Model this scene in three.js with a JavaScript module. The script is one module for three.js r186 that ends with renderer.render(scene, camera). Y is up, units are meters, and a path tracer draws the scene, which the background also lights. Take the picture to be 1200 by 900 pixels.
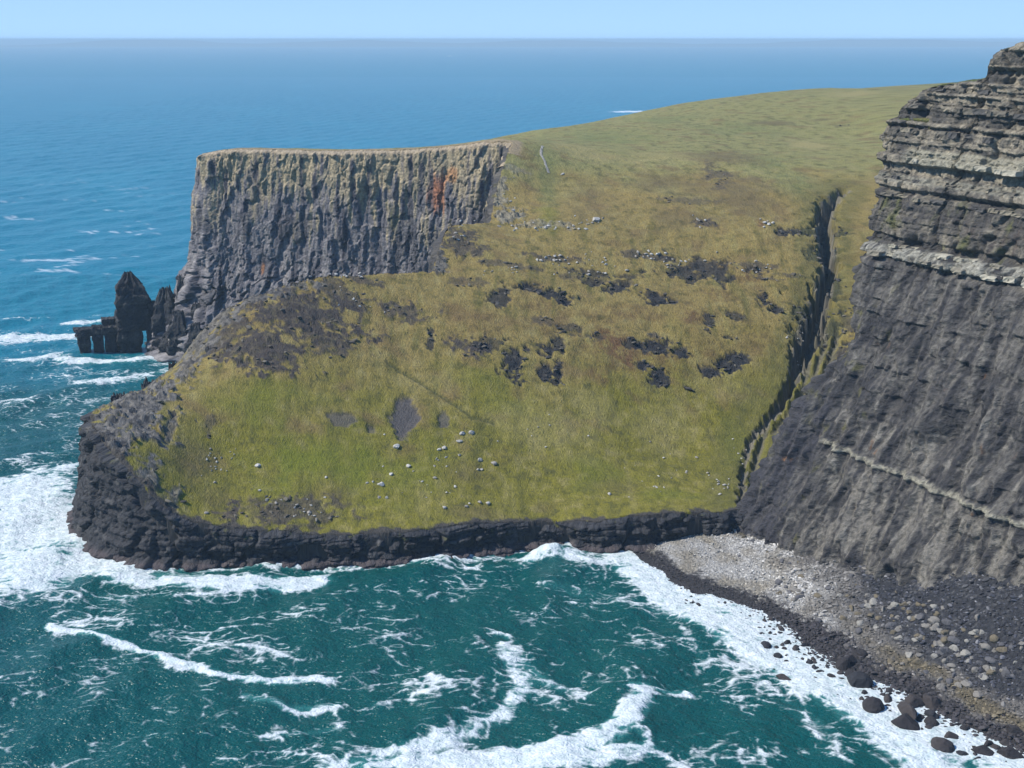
import * as THREE from 'three';
import { mergeGeometries, mergeVertices } from 'three/addons/utils/BufferGeometryUtils.js';

// ---------------------------------------------------------------- camera, sky, sun, exposure
const scene = new THREE.Scene();
const camera = new THREE.PerspectiveCamera(35, 4 / 3, 1, 150000);
camera.position.set(0, 150, 0);
camera.rotation.x = -THREE.MathUtils.degToRad(15.805);
const renderer = new THREE.WebGLRenderer({ antialias: true });
renderer.setSize(1024, 768);
renderer.toneMapping = THREE.LinearToneMapping;
renderer.toneMappingExposure = 1.3;
renderer.shadowMap.enabled = true;
renderer.shadowMap.type = THREE.PCFSoftShadowMap;
const SUN_EL = 47 * Math.PI / 180, SUN_AZ = 7 * Math.PI / 180;
const sunDir = new THREE.Vector3(-Math.cos(SUN_EL) * Math.cos(SUN_AZ), Math.sin(SUN_EL), Math.cos(SUN_EL) * Math.sin(SUN_AZ));
{
  const w = 256, h = 128, a = new Float32Array(w * h * 4);
  for (let j = 0; j < h; j++) for (let i = 0; i < w; i++) {
    const el = ((j + 0.5) / h - 0.5) * Math.PI, k = Math.pow(1 - Math.max(0, Math.sin(el)), 5);
    const o = (j * w + i) * 4;
    a[o] = 0.085 + 0.285 * k; a[o + 1] = 0.235 + 0.36 * k; a[o + 2] = 0.58 + 0.32 * k; a[o + 3] = 1;
  }
  const t = new THREE.DataTexture(a, w, h, THREE.RGBAFormat, THREE.FloatType);
  t.mapping = THREE.EquirectangularReflectionMapping; t.magFilter = THREE.LinearFilter; t.needsUpdate = true;
  scene.background = t; scene.environment = t;
}
const sun = new THREE.DirectionalLight(new THREE.Color(1, 0.95, 0.85), 4.8);
sun.position.copy(sunDir).multiplyScalar(900).add(new THREE.Vector3(0, 40, -450));
sun.target.position.set(0, 40, -450);
sun.castShadow = true; sun.shadow.mapSize.set(4096, 4096);
Object.assign(sun.shadow.camera, { left: -420, right: 420, top: 420, bottom: -420, near: 100, far: 2000 });
scene.add(sun, sun.target);
scene.fog = new THREE.FogExp2(new THREE.Color(0.58, 0.83, 1.0), 0.000085);

// ---------------------------------------------------------------- noise and small helpers
function rng(seed) { let s = seed >>> 0; return () => { s = (s + 0x6D2B79F5) | 0; let t = Math.imul(s ^ (s >>> 15), 1 | s); t = (t + Math.imul(t ^ (t >>> 7), 61 | t)) ^ t; return ((t ^ (t >>> 14)) >>> 0) / 4294967296; }; }
const h2 = (x, y) => { let h = Math.imul(x | 0, 374761393) + Math.imul(y | 0, 668265263) | 0; h = Math.imul(h ^ (h >>> 13), 1274126177); return ((h ^ (h >>> 16)) >>> 0) / 4294967296; };
const PERM = (() => { const r = rng(11), p = new Uint8Array(512), q = [...Array(256).keys()]; for (let i = 255; i > 0; i--) { const j = Math.floor(r() * (i + 1)); [q[i], q[j]] = [q[j], q[i]]; } for (let i = 0; i < 512; i++) p[i] = q[i & 255]; return p; })();
const GX = [], GY = []; for (let i = 0; i < 16; i++) { GX.push(Math.cos(i / 16 * 6.28318)); GY.push(Math.sin(i / 16 * 6.28318)); }
function noise(x, y, per = 256) {                       // gradient noise, -1..1, periodic in per cells
  const xi = Math.floor(x), yi = Math.floor(y), fx = x - xi, fy = y - yi;
  const m = (v) => ((v % per) + per) % per;
  const x0 = m(xi) & 255, x1 = m(xi + 1) & 255, y0 = m(yi) & 255, y1 = m(yi + 1) & 255;
  const g = (a, b, u, v) => { const k = PERM[PERM[a] + b] & 15; return GX[k] * u + GY[k] * v; };
  const u = fx * fx * fx * (fx * (fx * 6 - 15) + 10), v = fy * fy * fy * (fy * (fy * 6 - 15) + 10);
  const a = g(x0, y0, fx, fy), b = g(x1, y0, fx - 1, fy), c = g(x0, y1, fx, fy - 1), d = g(x1, y1, fx - 1, fy - 1);
  return 1.45 * (a + (b - a) * u + (c - a) * v + (a - b - c + d) * u * v);
}
function fbm(x, y, o = 4, per = 256) { let s = 0, a = 0.5, p = per; for (let i = 0; i < o; i++) { s += a * noise(x + i * 17, y + i * 9, p); x = x * 2 ; y = y * 2; p = Math.min(256, p * 2); a *= 0.5; } return s; }
const ridge = (x, y, per) => 1 - Math.abs(noise(x, y, per));
function rfbm(x, y, o = 4) { let s = 0, a = 0.5; for (let i = 0; i < o; i++) { s += a * ridge(x, y); x = x * 2.03 + 11; y = y * 2.03 + 5; a *= 0.5; } return s / (1 - Math.pow(0.5, o)); }
const clamp = (v, a = 0, b = 1) => v < a ? a : v > b ? b : v;
const sst = (a, b, v) => { const t = clamp((v - a) / (b - a)); return t * t * (3 - 2 * t); };
const lerp = (a, b, t) => a + (b - a) * t;
const mix3 = (a, b, t) => [lerp(a[0], b[0], t), lerp(a[1], b[1], t), lerp(a[2], b[2], t)];
const interp = (v, xs, ys) => { if (v <= xs[0]) return ys[0]; for (let i = 1; i < xs.length; i++) if (v <= xs[i]) return lerp(ys[i - 1], ys[i], (v - xs[i - 1]) / (xs[i] - xs[i - 1])); return ys[ys.length - 1]; };
const counts = {};
function numbered(n) { const k = counts[n] = (counts[n] ?? -1) + 1; return k ? `${n}_${String(k).padStart(3, '0')}` : n; }
function shadows(o) { o.traverse((m) => { if (m.isMesh) { m.castShadow = true; m.receiveShadow = true; } }); return o; }
function structure(name, label, category, o) { o.name = numbered(name); o.userData = { kind: 'structure', label, category }; scene.add(shadows(o)); return o; }
function thing(name, label, category, o, group, kind) { o.name = numbered(name); o.userData = { label, category }; if (group) o.userData.group = group; if (kind) o.userData.kind = kind; scene.add(shadows(o)); return o; }
function part(name, geo, mat, parent) { const m = new THREE.Mesh(geo, mat); m.name = name; parent.add(m); shadows(m); return m; }

// thin-plate surface through surveyed points [x, height, distance]
function thinPlate(pts, lam) {
  const n = pts.length, m = n + 3, A = [], b = new Float64Array(m);
  const ker = (dx, dy) => { const r2 = (dx * dx + dy * dy) / 1e4; return r2 > 1e-12 ? r2 * Math.log(r2) * 100 : 0; };
  for (let i = 0; i < m; i++) A.push(new Float64Array(m));
  for (let i = 0; i < n; i++) {
    for (let j = 0; j < n; j++) A[i][j] = ker(pts[i][0] - pts[j][0], pts[i][2] - pts[j][2]) + (i === j ? lam : 0);
    A[i][n] = A[n][i] = 1; A[i][n + 1] = A[n + 1][i] = pts[i][0]; A[i][n + 2] = A[n + 2][i] = pts[i][2]; b[i] = pts[i][1];
  }
  for (let c = 0; c < m; c++) {
    let p = c; for (let r = c + 1; r < m; r++) if (Math.abs(A[r][c]) > Math.abs(A[p][c])) p = r;
    [A[c], A[p]] = [A[p], A[c]]; const tb = b[c]; b[c] = b[p]; b[p] = tb;
    for (let r = c + 1; r < m; r++) { const f = A[r][c] / A[c][c]; if (f) { for (let k = c; k < m; k++) A[r][k] -= f * A[c][k]; b[r] -= f * b[c]; } }
  }
  for (let c = m - 1; c >= 0; c--) { for (let k = c + 1; k < m; k++) b[c] -= A[c][k] * b[k]; b[c] /= A[c][c]; }
  return (x, d) => { let s = b[n] + b[n + 1] * x + b[n + 2] * d; for (let i = 0; i < n; i++) { const dx = x - pts[i][0], dy = d - pts[i][2]; const r2 = (dx * dx + dy * dy) / 1e4; if (r2 > 1e-12) s += b[i] * r2 * Math.log(r2) * 100; } return s; };
}
// grid mesh from fn(i, j) -> { p:[x,y,z], c:[r,g,b], uv:[u,v] } or null where nothing is built
function grid(nu, nv, fn, flip = false) {
  const id = new Int32Array(nu * nv).fill(-1), P = [], C = [], T = [], I = [];
  for (let j = 0; j < nv; j++) for (let i = 0; i < nu; i++) { const q = fn(i, j); if (!q) continue; id[j * nu + i] = P.length / 3; P.push(...q.p); if (q.c) C.push(...q.c); if (q.uv) T.push(...q.uv); }
  for (let j = 0; j < nv - 1; j++) for (let i = 0; i < nu - 1; i++) {
    const a = id[j * nu + i], b = id[j * nu + i + 1], c = id[(j + 1) * nu + i], d = id[(j + 1) * nu + i + 1];
    if (a < 0 || b < 0 || c < 0 || d < 0) continue;
    if (flip) I.push(a, c, b, b, c, d); else I.push(a, b, c, b, d, c);
  }
  const g = new THREE.BufferGeometry();
  g.setAttribute('position', new THREE.Float32BufferAttribute(P, 3));
  if (C.length) g.setAttribute('color', new THREE.Float32BufferAttribute(C, 3));
  if (T.length) g.setAttribute('uv', new THREE.Float32BufferAttribute(T, 2));
  g.setIndex(I); g.computeVertexNormals(); return g;
}
function tileTex(size, fn, srgb) {                     // fn(u, v) in 0..1 -> grey 0..1
  const a = new Uint8Array(size * size * 4);
  for (let j = 0; j < size; j++) for (let i = 0; i < size; i++) { const v = Math.round(255 * clamp(fn(i / size, j / size))), o = (j * size + i) * 4; a[o] = a[o + 1] = a[o + 2] = v; a[o + 3] = 255; }
  const t = new THREE.DataTexture(a, size, size); t.wrapS = t.wrapT = THREE.RepeatWrapping; t.magFilter = THREE.LinearFilter; t.minFilter = THREE.LinearMipmapLinearFilter; t.generateMipmaps = true; if (srgb) t.colorSpace = THREE.SRGBColorSpace; t.needsUpdate = true; return t;
}
const grainGrass = tileTex(1024, (u, v) => 0.72 + 0.34 * fbm(u * 32, v * 32, 5, 32) + 0.22 * noise(u * 64, v * 64, 64) + 0.16 * noise(u * 128, v * 128, 128));
const grainRock = tileTex(1024, (u, v) => 0.74 + 0.62 * fbm(u * 16, v * 16, 6, 16) + 0.2 * noise(u * 64, v * 64, 64));
const matGrass = new THREE.MeshStandardMaterial({ vertexColors: true, map: grainGrass, bumpMap: grainGrass, bumpScale: 0.45, roughness: 0.95 });
const matRock = new THREE.MeshStandardMaterial({ vertexColors: true, map: grainRock, bumpMap: grainRock, bumpScale: 0.6, roughness: 0.88 });

// ---------------------------------------------------------------- surveyed layout (x to the east, height, distance), metres
const CTRL = [[83.6,9.4,360.0],[65.8,10.1,351.0],[52.4,10.1,349.0],[41.7,10.3,347.0],[26.0,8.5,346.0],[10.5,8.1,349.0],[-10.3,9.5,343.0],[-30.5,9.2,337.0],[-50.6,8.9,335.0],[-68.0,10.4,334.0],[-85.5,12.3,334.0],[-96.7,14.2,334.0],[-102.9,18.7,335.0],[-109.5,25.6,338.0],[-118.8,29.8,345.0],[-127.3,33.5,354.0],[-132.7,35.2,366.0],[-135.1,34.4,378.0],[-130.8,32.8,398.0],[-125.5,31.0,415.0],[-121.9,33.9,425.0],[-115.8,42.7,424.0],[-107.8,53.7,417.0],[-89.9,63.8,420.0],[-75.9,67.3,427.0],[-61.6,68.1,434.0],[-46.9,67.0,440.0],[-29.1,67.2,446.0],[-27.3,73.8,460.0],[-24.5,81.1,472.0],[-8.5,79.4,484.0],[-7.0,87.6,505.0],[-3.6,97.8,525.0],[0.0,107.0,545.0],[-15.2,105.3,552.0],[-30.9,103.1,560.0],[-71.2,100.5,573.0],[-108.7,99.6,583.0],[-134.9,99.3,592.0],[-149.5,96.9,596.0],[-92.9,23.8,358.0],[-53.7,22.4,362.0],[0.0,18.9,372.0],[56.9,14.7,384.0],[-84.1,41.0,385.0],[-43.1,38.2,395.0],[0.0,36.2,402.0],[44.8,33.9,410.0],[84.8,32.2,416.0],[-106.5,33.7,362.0],[-98.6,51.3,402.0],[-79.1,55.8,408.0],[-59.6,54.2,415.0],[0.0,51.9,425.0],[62.5,49.6,435.0],[101.1,48.4,440.0],[122.2,48.0,442.0],[-31.1,62.1,436.0],[0.0,64.5,448.0],[32.3,63.2,455.0],[65.4,62.3,460.0],[98.5,61.9,462.0],[126.9,61.5,464.0],[13.4,77.6,478.0],[33.7,77.3,480.0],[68.2,76.5,485.0],[113.0,76.2,487.0],[134.4,75.7,490.0],[18.2,92.4,525.0],[36.6,92.2,527.0],[73.7,91.9,530.0],[110.5,91.9,530.0],[147.9,91.6,532.0],[20.3,103.4,590.0],[41.5,102.5,602.0],[84.3,103.8,612.0],[127.7,103.3,618.0],[170.2,103.3,618.0],[17.9,104.4,650.0],[57.6,106.1,700.0],[102.6,112.5,750.0],[143.7,116.2,780.0],[185.4,119.0,800.0],[257.0,118.8,820.0],[-152.0,93.0,618.0],[-140.0,86.0,670.0],[-90.0,76.0,760.0],[0.0,74.0,880.0],[-100.0,92.5,635.0],[-50.0,96.5,622.0],[-15.0,100.0,606.0],[-40.0,92.0,680.0],[60.0,90.0,860.0],[150.0,104.0,930.0],[300.0,112.0,1000.0],[60.0,60.0,1200.0],[200.0,75.0,1200.0],[500.0,90.0,1250.0],[420.0,128.0,800.0],[700.0,100.0,1200.0],[700.0,130.0,800.0],[200.0,100.0,560.0],[200.0,112.0,640.0],[160.0,60.0,450.0],[200.0,30.0,390.0],[150.0,16.0,372.0]];
const COAST = [[83.6,360.0],[65.8,351.0],[52.4,349.0],[41.7,347.0],[26.0,346.0],[10.5,349.0],[-10.3,343.0],[-30.5,337.0],[-50.6,335.0],[-68.0,334.0],[-85.5,334.0],[-96.7,334.0],[-102.9,335.0],[-109.5,338.0],[-118.8,345.0],[-127.3,354.0],[-132.7,366.0],[-135.1,378.0],[-130.8,398.0],[-125.5,415.0],[-121.9,425.0],[-115.8,424.0],[-107.8,417.0],[-89.9,420.0],[-75.9,427.0],[-61.6,434.0],[-46.9,440.0],[-29.1,446.0],[-27.3,460.0],[-24.5,472.0],[-8.5,484.0],[-7.0,505.0],[-3.6,525.0],[0.0,545.0],[-15.2,552.0],[-30.9,560.0],[-71.2,573.0],[-108.7,583.0],[-134.9,592.0],[-149.5,596.0],[-152.0,618.0],[-140.0,670.0],[-90.0,760.0],[0.0,880.0],[60.0,1050.0],[200.0,1300.0],[720.0,1300.0],[720.0,372.0],[110.0,366.0]];
const BEACH = [[105.6,10.8,293.3],[110.6,14.5,288.9],[115.7,17.0,282.9],[124.0,20.2,272.2],[134.1,23.8,258.8],[147.5,27.8,240.2],[35.4,0.0,346.8],[42.6,0.0,329.3],[48.3,0.0,315.5],[62.9,0.0,303.2],[75.9,0.0,279.1],[83.3,0.0,266.3],[90.9,0.0,257.1],[100.8,0.0,245.1],[111.5,0.0,233.1],[123.4,0.0,219.1],[133.5,0.0,205.1],[51.4,2.6,339.5],[65.1,3.2,344.6],[77.6,4.2,348.9],[79.6,5.0,334.0],[93.5,7.0,306.1],[101.1,9.0,293.5],[71.8,1.6,313.2],[89.2,2.2,288.9],[103.6,2.6,265.8],[115.4,3.0,243.8],[32.3,-3.0,307.5],[46.9,-3.0,295.2],[59.9,-3.0,271.1],[67.3,-3.0,258.3],[74.9,-3.0,249.1],[84.8,-3.0,237.1],[95.5,-3.0,225.1],[107.4,-3.0,211.1],[117.5,-3.0,197.1],[5.0,-4.0,345.0],[25.0,-1.5,352.0]];
const PATCH = [[-74.2,414.5,23.6,11.8,"K",1],[-86.2,397.5,16.6,8.8,"K",1],[-97.4,403.5,9.5,12.0,"K",0.9],[-60.8,426.0,13.3,5.8,"K",0.8],[-64.7,408.0,12.8,8.2,"K",0.8],[-19.6,463.5,9.1,8.8,"K",0.9],[-37.1,424.5,8.4,4.5,"K",0.9],[-4.7,438.5,4.5,5.2,"R",0.9],[-17.3,443.0,9.4,2.5,"K",0.6],[12.7,444.0,9.9,2.8,"R",1],[6.3,443.5,4.6,2.2,"R",0.8],[32.4,456.5,15.7,1.8,"R",0.8],[39.2,450.5,5.8,3.2,"R",1],[18.9,440.5,3.0,3.5,"R",1],[28.9,452.0,6.2,2.2,"R",0.7],[54.9,447.0,5.8,3.2,"R",1],[51.2,449.0,3.9,2.2,"R",0.8],[72.5,464.5,18.0,6.5,"R",0.9],[65.5,461.5,8.0,3.2,"R",0.8],[-28.5,416.0,1.8,4.8,"R",0.9],[-14.9,412.5,8.9,3.8,"K",1],[-7.5,415.5,6.5,3.2,"R",0.7],[0.6,412.0,4.7,7.5,"R",1],[12.3,429.0,4.3,2.2,"K",0.7],[12.7,417.5,3.3,3.5,"R",1],[17.0,420.0,2.9,3.5,"R",0.9],[11.9,409.0,2.5,4.0,"R",1],[16.4,409.5,2.9,5.2,"R",1],[14.2,405.5,3.6,2.0,"R",0.9],[43.0,425.5,4.5,2.2,"R",0.9],[52.3,426.0,9.7,3.0,"R",1],[60.4,424.5,3.8,2.5,"R",1],[51.0,429.0,3.8,2.8,"K",0.8],[47.5,417.5,3.7,2.0,"R",1],[51.8,414.5,4.1,3.2,"R",1],[54.1,413.0,2.6,2.0,"R",0.9],[81.9,425.0,5.3,2.5,"R",1],[77.0,421.5,4.5,2.8,"R",1],[71.8,418.5,3.8,2.2,"R",1],[61.5,411.5,2.6,1.2,"R",0.8],[73.0,438.5,2.3,3.2,"R",0.9],[71.6,434.5,1.5,2.2,"R",0.8],[79.4,432.0,3.0,1.2,"R",0.8],[95.0,451.0,3.1,5.0,"R",1],[99.3,447.5,5.5,2.0,"R",1],[107.4,448.0,5.5,2.0,"R",1],[100.0,461.0,5.4,1.2,"K",0.8],[113.1,487.5,7.6,2.0,"R",1],[107.7,486.0,3.3,1.8,"R",0.9],[108.6,463.0,6.0,1.2,"K",0.7],[-35.2,384.0,5.5,9.8,"E",1],[-55.6,378.5,5.4,3.5,"E",0.8],[-22.6,385.0,2.5,4.0,"E",0.8],[-45.7,376.0,2.2,2.2,"E",0.7],[-106.8,363.0,2.1,6.5,"E",0.8],[-96.1,368.0,1.4,6.8,"K",0.6],[77.4,490.0,5.5,3.0,"K",0.9],[72.7,507.5,10.7,3.8,"K",0.5],[89.3,535.5,6.0,13.2,"K",0.6],[100.4,489.5,2.4,6.5,"H",1],[97.2,562.0,23.7,19.8,"B",0.8],[36.7,423.5,15.5,12.8,"H",1],[51.8,421.0,15.5,8.0,"H",0.6],[70.5,423.5,12.6,9.5,"H",0.4],[15.6,436.5,18.9,6.5,"H",0.5],[-12.2,424.0,18.2,11.0,"H",0.35],[82.8,467.5,16.7,6.2,"H",0.5],[66.8,439.5,7.1,8.8,"H",0.8],[29.9,411.0,6.0,4.5,"H",0.7],[12.3,426.0,12.3,7.5,"H",0.4],[91.8,461.5,8.7,6.8,"H",0.8],[74.2,452.0,13.1,6.0,"H",0.5],[93.7,433.0,9.5,7.0,"H",0.4],[43.9,437.5,19.0,5.5,"H",0.5],[93.6,516.5,21.7,26.2,"B",0.8],[65.7,525.0,18.3,17.0,"B",0.7],[69.3,494.0,20.9,10.0,"B",0.6],[32.1,510.5,17.9,16.5,"B",0.4],[31.1,494.0,13.9,15.2,"B",0.4],[-64.3,342.5,14.5,6.8,"K",0.8],[-71.4,339.5,7.2,4.8,"K",0.9],[-83.5,339.0,3.4,4.5,"K",1],[-76.8,341.0,5.8,5.5,"K",0.5],[-10.4,348.0,10.4,4.0,"B",0.5],[10.6,354.0,8.0,4.8,"B",0.6],[-14.8,362.0,10.7,6.5,"B",0.5],[32.6,364.5,11.0,6.5,"B",0.4],[-57.5,349.5,10.3,6.2,"B",0.5],[-98.4,354.0,9.1,13.2,"B",0.6],[-90.0,343.5,10.5,6.2,"B",0.5],[-101.7,363.5,7.0,6.2,"Y",0.5],[-69.2,358.0,15.7,13.8,"G",1],[-82.9,377.0,15.9,11.2,"G",0.7],[-48.7,365.0,13.3,16.5,"G",0.9],[-32.1,359.0,15.8,14.0,"G",0.6],[-75.6,384.0,16.2,5.8,"G",0.5],[27.4,368.5,13.9,10.2,"G",0.6],[48.5,360.5,10.9,8.2,"G",0.6],[0.0,395.5,17.4,7.8,"G",0.4],[75.2,391.5,6.9,15.5,"G",0.5],[-11.7,402.0,11.6,6.0,"G",0.4],[11.4,388.0,23.0,13.5,"P",0.5],[52.5,396.5,17.9,13.2,"P",0.5],[75.6,415.0,15.4,9.5,"P",0.4],[-28.9,397.5,17.1,8.0,"P",0.3],[29.2,398.0,11.8,7.8,"P",0.6],[34.5,554.5,35.3,16.2,"P",0.9],[69.7,559.5,31.6,15.8,"P",0.7],[144.2,597.0,12.5,18.8,"P",1],[196.9,721.5,21.3,20.0,"P",0.9],[115.4,555.5,15.6,22.0,"G",0.7],[118.7,639.5,30.7,23.2,"G",0.6],[42.4,616.0,29.4,33.0,"G",0.8],[15.0,542.5,6.1,96.5,"G",0.7],[120.9,526.5,11.2,19.5,"G",0.6],[83.2,673.5,25.5,23.2,"G",0.7],[-121.5,368.5,13.9,34.2,"C",1.0],[-125.6,353.5,5.1,13.8,"C",1],[-113.6,379.5,4.8,10.8,"C",1],[-117.8,347.5,5.1,8.0,"C",1],[-114.5,364.5,3.1,12.0,"C",1],[-107.9,341.0,2.9,7.5,"C",0.9],[-100.0,338.5,2.6,4.5,"C",0.8],[-108.8,410.0,7.4,27.2,"C",0.9],[-103.3,417.5,8.5,17.5,"C",0.9],[-89.8,419.5,11.8,4.2,"C",0.8],[-74.4,426.5,8.9,3.0,"C",0.8],[-55.6,434.5,10.2,2.8,"K",0.8],[-27.2,452.5,3.2,7.2,"C",0.9],[16.3,461.5,13.1,1.8,"K",0.8],[53.0,468.0,13.5,2.2,"K",0.8],[32.2,453.0,19.5,2.2,"K",0.6],[0.0,454.0,12.9,2.0,"K",0.7],[92.8,467.5,10.1,1.8,"K",0.7],[18.4,427.5,5.2,2.5,"R",0.7],[30.7,426.0,3.7,2.2,"R",0.7],[82.5,442.5,3.9,1.8,"R",0.8],[119.3,487.5,7.7,3.5,"R",1],[132.4,489.0,3.8,2.8,"R",0.9],[121.5,474.5,5.8,6.2,"R",1],[123.8,460.0,4.6,6.0,"R",1],[111.4,447.0,10.9,4.0,"R",1],[123.4,447.5,5.3,2.5,"R",0.9],[113.5,438.0,10.7,5.8,"R",1],[116.2,428.5,4.9,5.5,"K",1],[124.4,442.0,3.1,7.8,"K",0.8],[0.0,489.5,6.2,7.2,"S",1],[13.6,482.5,10.2,3.5,"S",0.7],[-5.3,508.0,3.5,15.8,"S",0.9],[1.8,524.0,5.1,3.5,"S",0.6],[136.1,650.0,13.1,8.0,"B",0.8],[163.6,653.5,10.3,3.2,"B",0.7],[168.8,638.0,4.8,3.0,"K",0.5]];
const GULLY = [[141.7,521.5,2,4],[130.6,507.5,4.2,10],[126.0,489.5,5.2,12],[124.0,470.5,4,11],[117.2,453.5,4.4,11],[111.2,439.5,6.4,12],[105.6,430.0,4.8,8],[100.6,419.5,2.2,4.5],[95.3,410.0,2,3.5],[88.6,402.5,1.5,2.5],[81.3,393.5,1.3,2],[76.7,379.5,1.4,2.2],[71.8,357.5,1.6,3]];
const RILL = [[[112.0,438.5],[107.4,426.5],[102.7,414.5],[96.7,406.0],[89.1,397.0]],[[108.6,437.5],[103.2,425.0],[98.8,416.0],[94.4,410.0]],[[116.8,439.0],[112.2,428.5],[107.5,419.0],[102.2,412.0]],[[120.3,437.5],[115.9,428.5],[111.9,421.0]],[[88.3,400.5],[82.6,387.5],[78.6,374.5],[76.2,358.0]]];
const CREASE = [[-42.4,404.0],[-31.9,399.0],[-23.0,393.5],[-12.8,387.0],[-5.7,386.0]];
const FOAM = [[[[-169.3,390.6],[-154.8,360.4],[-139.6,334.1]],19.0,1.05,1.6],[[[-157.5,346.8],[-175.2,390.6]],15.8,1,1.6],[[[-149.1,374.9],[-130.3,340.4],[-112.8,329.3]],7.2,1.1,1.6],[[[-128.0,337.2],[-106.1,323.4],[-77.9,318.8],[-55.3,322.3]],3.6,1.15,1.6],[[[-133.5,311.1],[-107.3,311.1],[-71.5,311.1]],5.2,0.55,1.6],[[[-172.9,407.4],[-159.3,420.9]],5.2,0.8,1.6],[[[-105.3,329.3],[-50.1,329.3],[0.0,339.1]],1.3,0.8,1.6],[[[-123.3,293.2],[-109.1,287.9],[-90.9,278.7],[-73.3,268.3],[-57.9,264.2],[-43.7,265.9]],1.2,1.05,1.6],[[[-110.2,298.1],[-84.7,288.4],[-58.5,279.1]],7.4,0.5,1.6],[[[-124.0,298.1],[-99.6,293.2]],3.5,0.55,1.6],[[[-67.4,290.7],[-47.7,311.1]],6.1,0.42,1.6],[[[-63.8,257.8],[-51.7,252.5],[-40.4,254.0]],1.3,0.95,1.6],[[[-55.4,240.9],[-38.7,244.4]],1.4,0.75,1.6],[[[-50.5,234.8],[-38.8,231.5]],1.8,0.6,1.6],[[[-81.4,245.1],[-82.2,234.8]],1.3,0.5,1.6],[[[-77.5,256.3],[-80.5,245.1]],0.9,0.4,1.6],[[[-5.6,289.8],[-0.4,286.9]],0.9,1,1.6],[[[-2.2,279.1],[3.1,264.2],[-2.0,250.6],[-13.3,239.9],[-27.7,231.5],[-39.9,226.7]],3.6,0.85,1.6],[[[0.0,279.1],[8.3,264.2],[18.2,258.2]],2.2,0.75,1.6],[[[-24.8,264.2],[0.0,264.2],[11.9,252.5]],3.4,0.55,1.6],[[[-33.8,252.5],[-8.3,264.2]],4.6,0.5,1.6],[[[8.4,268.3],[12.9,276.9]],2.2,0.5,1.6],[[[-43.7,281.4],[-27.0,290.7]],4.5,0.4,1.6],[[[-37.7,268.3],[-21.2,272.6]],4.3,0.4,1.6],[[[-30.9,226.7],[-7.4,230.5],[9.3,233.5],[20.9,239.5],[28.0,249.5],[30.6,256.3]],3.3,1.15,1.6],[[[-7.3,226.7],[18.4,230.5],[29.9,234.8]],2.7,0.9,1.6],[[[28.3,261.4],[43.2,259.8]],0.6,1.15,1.6],[[[27.5,245.1],[31.8,234.8],[36.5,228.3]],1.6,0.8,1.6],[[[49.5,239.9],[64.0,245.1]],1.2,0.4,1.6],[[[44.3,231.5],[67.3,234.8],[73.4,229.9]],1.2,0.6,1.6],[[[10.4,341.7],[23.0,337.2],[35.5,334.1],[41.5,319.4]],4.7,0.85,1.6],[[[9.7,316.6],[28.6,311.1],[43.9,300.6]],5.9,0.62,1.6],[[[-30.5,334.1],[-10.1,331.1],[5.1,334.1]],2.1,0.6,1.6],[[[-24.6,322.3],[0.0,316.6]],4.0,0.4,1.6],[[[43.2,313.8],[54.7,295.6],[63.3,281.4]],6.9,1.05,1.6],[[[63.8,283.7],[73.3,268.3],[81.5,252.5],[87.0,238.2],[92.6,226.7]],8.3,1.1,1.6],[[[53.8,276.9],[64.5,256.3],[71.9,238.2]],4.9,0.6,1.6],[[[89.5,252.5],[100.3,238.2],[109.5,228.3],[115.1,216.2]],7.3,1.05,1.6],[[[53.8,264.2],[55.0,248.8]],3.0,0.5,1.6],[[[47.6,264.2],[54.4,256.3]],2.6,0.45,1.6],[[[45.3,293.2],[48.8,272.6]],3.7,0.55,1.6],[[[5.1,337.2],[13.0,343.6]],2.3,1.1,1.6],[[[-265.7,614.5],[-236.7,620.1],[-209.7,633.7]],4.8,1.05,2],[[[-219.7,572.5],[-189.7,569.3],[-155.1,579.1]],2.7,1.1,2],[[[-247.5,569.3],[-217.9,579.1]],3.1,0.8,2],[[[-196.8,529.9],[-175.8,537.1],[-155.5,556.6]],4.1,0.8,2],[[[-220.6,502.9],[-191.2,502.9],[-160.0,509.4]],4.8,0.55,2],[[[-225.5,544.4],[-158.3,544.4]],6.0,0.5,2],[[[-203.8,461.3],[-173.6,472.5]],5.9,0.35,2],[[[-187.4,420.9],[-164.4,440.3]],5.4,0.55,2],[[[-242.7,649.9],[-184.8,660.4]],3.5,0.9,2],[[[-283.4,658.3],[-258.2,666.9]],2.1,0.6,2],[[[-239.1,666.9],[-209.5,680.2]],2.0,0.5,2]];
const hill = thinPlate(CTRL, 2), beachSurface = thinPlate(BEACH, 0.5);
function coastDistance(x, d) {                          // metres, positive inside the land
  let best = 1e9, inside = false;
  for (let i = 0, n = COAST.length, j = n - 1; i < n; j = i++) {
    const ax = COAST[j][0], ad = COAST[j][1], bx = COAST[i][0], bd = COAST[i][1];
    const ex = bx - ax, ed = bd - ad, t = clamp(((x - ax) * ex + (d - ad) * ed) / (ex * ex + ed * ed));
    const q = (x - ax - ex * t) ** 2 + (d - ad - ed * t) ** 2; if (q < best) best = q;
    if ((ad > d) !== (bd > d) && x < (bx - ax) * (d - ad) / (bd - ad) + ax) inside = !inside;
  }
  return Math.sqrt(best) * (inside ? 1 : -1);
}
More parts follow.
